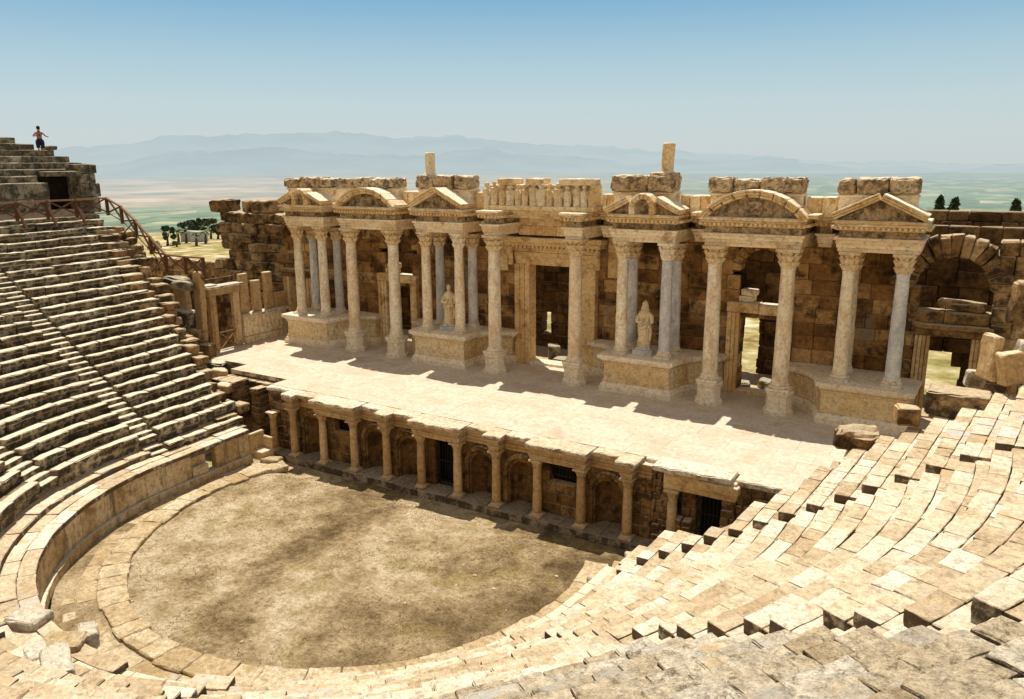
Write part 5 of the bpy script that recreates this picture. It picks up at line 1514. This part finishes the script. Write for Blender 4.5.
# trees on the terrace beyond
TP = [(-104.9, 59.9, 3.2, 2.0, 'olive'), (-115.8, 70.5, 6.6, 2.2, 'dark'), (-122.7, 78.0, 4.6, 2.0, 'palm'), (-117.8, 76.2, 5.0, 2.2, 'palm'), (-126.6, 84.5, 7.0, 3.4, 'dark'), (-129.1, 87.8, 8.2, 3.6, 'dark'), (-122.0, 83.9, 5.2, 2.2, 'palm'), (-126.8, 89.2, 7.5, 3.2, 'olive'), (-122.0, 87.2, 6.0, 3.0, 'dark'), (-110.8, 68.8, 2.2, 1.6, 'olive'), (-109.0, 71.8, 4.6, 2.0, 'palm'), (-112.2, 76.4, 4.8, 2.1, 'palm')]
TL = ['low round olive bush nearest the railing on the terrace', 'slim dark tree standing apart at the left of the grove', 'first palm from the left on the terrace beyond the seats', 'second palm from the left on the terrace', 'dark broad tree in the middle of the grove', 'tallest dark tree of the grove beyond the terrace', 'palm in front of the tallest dark tree', 'olive green tree behind the palms near the ruined wall', 'dark tree closest to the ruined wall', 'tiny bush on the yellow field beside the railing', 'palm at the right front of the grove', 'rightmost palm half hidden by the ruined wall']
for i, (x, y, h, r, kd) in enumerate(TP): tree(x, y, ground_z(x, y)-.1, h*.58, r*.62, kd, TL[i], 20+i)
for i, (x, y, h, r, lab) in enumerate([(15.25, 49.8, 8.9, .85, 'left one of the pair of dark cypresses above the right wall'), (16.35, 49.9, 8.8, .8, 'right one of the pair of dark cypresses above the right wall'), (15.8, 52.9, 8.0, .6, 'small thin cypress between the two dark ones'), (20.5, 44.9, 8.9, 1.1, 'dark cypress at the far right edge')]):
    cypress(x, y, ground_z(x, y)-.1, h, r, lab, 50+i)
# pale kiosks among the trees
mb = MB()
for i, (x, y, w) in enumerate([(-122., 80.4, 3.), (-118.2, 79.6, 2.4)]):
    k = MB(); z = ground_z(x, y)-.1
    k.block(x-w/2, x+w/2, y-1.2, y+1.2, z, z+2.0, amp=.01); k.block(x-w/2-.2, x+w/2+.2, y-1.4, y+1.4, z+2.01, z+2.2, amp=.01)
    o = k.build('garden_hut', plain('white_plaster_%d' % i, (.42,.42,.40), .8, .2, .5)); tag(o, ['left white garden hut among the distant palms', 'right white garden hut among the distant palms'][i], 'hut')

# ------------------------------------------------------------------ light, sky, camera
sun_dir = Vector((-.31, .275, 1.0)).normalized()
sl_ = bpy.data.lights.new('sun', 'SUN'); sl_.energy = 5.0; sl_.angle = math.radians(.5); sl_.color = (1.0, .925, .80)
so = bpy.data.objects.new('sun', sl_); C.objects.link(so)
so.rotation_euler = sun_dir.to_track_quat('Z', 'Y').to_euler()
w = bpy.data.worlds.new('World'); sc.world = w; w.use_nodes = True; nt = w.node_tree; N = nt.nodes; L = nt.links
bg = N['Background']
sky = N.new('ShaderNodeTexSky'); sky.sky_type = 'NISHITA'; sky.sun_disc = False
sky.sun_elevation = math.asin(sun_dir.z); sky.sun_rotation = math.atan2(sun_dir.x, sun_dir.y)
sky.air_density = 1.0; sky.dust_density = 3.0; sky.ozone_density = 1.5; sky.altitude = 300
tc = N.new('ShaderNodeTexCoord'); sx = N.new('ShaderNodeSeparateXYZ'); L.new(tc.outputs['Generated'], sx.inputs[0])
rp = N.new('ShaderNodeValToRGB'); e = rp.color_ramp.elements
stops = [(0.0, (6.6,7.3,7.3)), (.03, (6.3,7.2,7.4)), (.07, (5.6,7.0,7.4)), (.12, (4.2,6.2,7.2)), (.19, (1.9,4.4,6.6)), (.35, (2.1,3.0,4.0)), (1.0, (2.4,2.2,2.0))]  # upper stops, out of view, warmed as added fill for the shaded stone
while len(e) < len(stops): e.new(.5)
for i, (p_, c_) in enumerate(stops): e[i].position = p_; e[i].color = (*[q/10 for q in c_], 1)
L.new(sx.outputs[2], rp.inputs[0])
sc_ = N.new('ShaderNodeVectorMath'); sc_.operation = 'SCALE'; sc_.inputs['Scale'].default_value = 10/.1*.1; L.new(rp.outputs[0], sc_.inputs[0])
mx = N.new('ShaderNodeMix'); mx.data_type = 'RGBA'; mx.inputs[0].default_value = .85
L.new(sky.outputs[0], mx.inputs[6]); L.new(sc_.outputs[0], mx.inputs[7]); 
mr_ = N.new('ShaderNodeMapRange'); mr_.inputs[1].default_value = -.05; mr_.inputs[2].default_value = -.8; L.new(sx.outputs[1], mr_.inputs[0])
# added warm fill: unseen sky behind the camera, brightened to light the facade
m2_ = N.new('ShaderNodeMix'); m2_.data_type = 'RGBA'; L.new(mr_.outputs[0], m2_.inputs[0]); L.new(mx.outputs[2], m2_.inputs[6]); m2_.inputs[7].default_value = (6.0, 5.3, 4.4, 1)
L.new(m2_.outputs[2], bg.inputs[0]); bg.inputs[1].default_value = .1

cd = bpy.data.cameras.new('camera'); co = bpy.data.objects.new('camera', cd); C.objects.link(co)
cd.sensor_width = 36; cd.lens = 782.807/1024*36; cd.clip_end = 200000; cd.clip_start = .1
yw, pc, rl = math.radians(30.985), math.radians(-13.356), math.radians(-.403)
f = Vector((-math.sin(yw)*math.cos(pc), math.cos(yw)*math.cos(pc), math.sin(pc))); r = Vector((math.cos(yw), math.sin(yw), 0)); u = r.cross(f)
r2 = r*math.cos(rl)+u*math.sin(rl); u2 = u*math.cos(rl)-r*math.sin(rl)
co.matrix_world = Matrix(((r2.x, u2.x, -f.x, 18.696), (r2.y, u2.y, -f.y, -25.098), (r2.z, u2.z, -f.z, 13.848), (0,0,0,1)))
sc.camera = co
sc.view_settings.view_transform = 'Standard'; sc.view_settings.look = 'None'; sc.view_settings.exposure = 0
sc.cycles.max_bounces = 5; sc.cycles.diffuse_bounces = 3
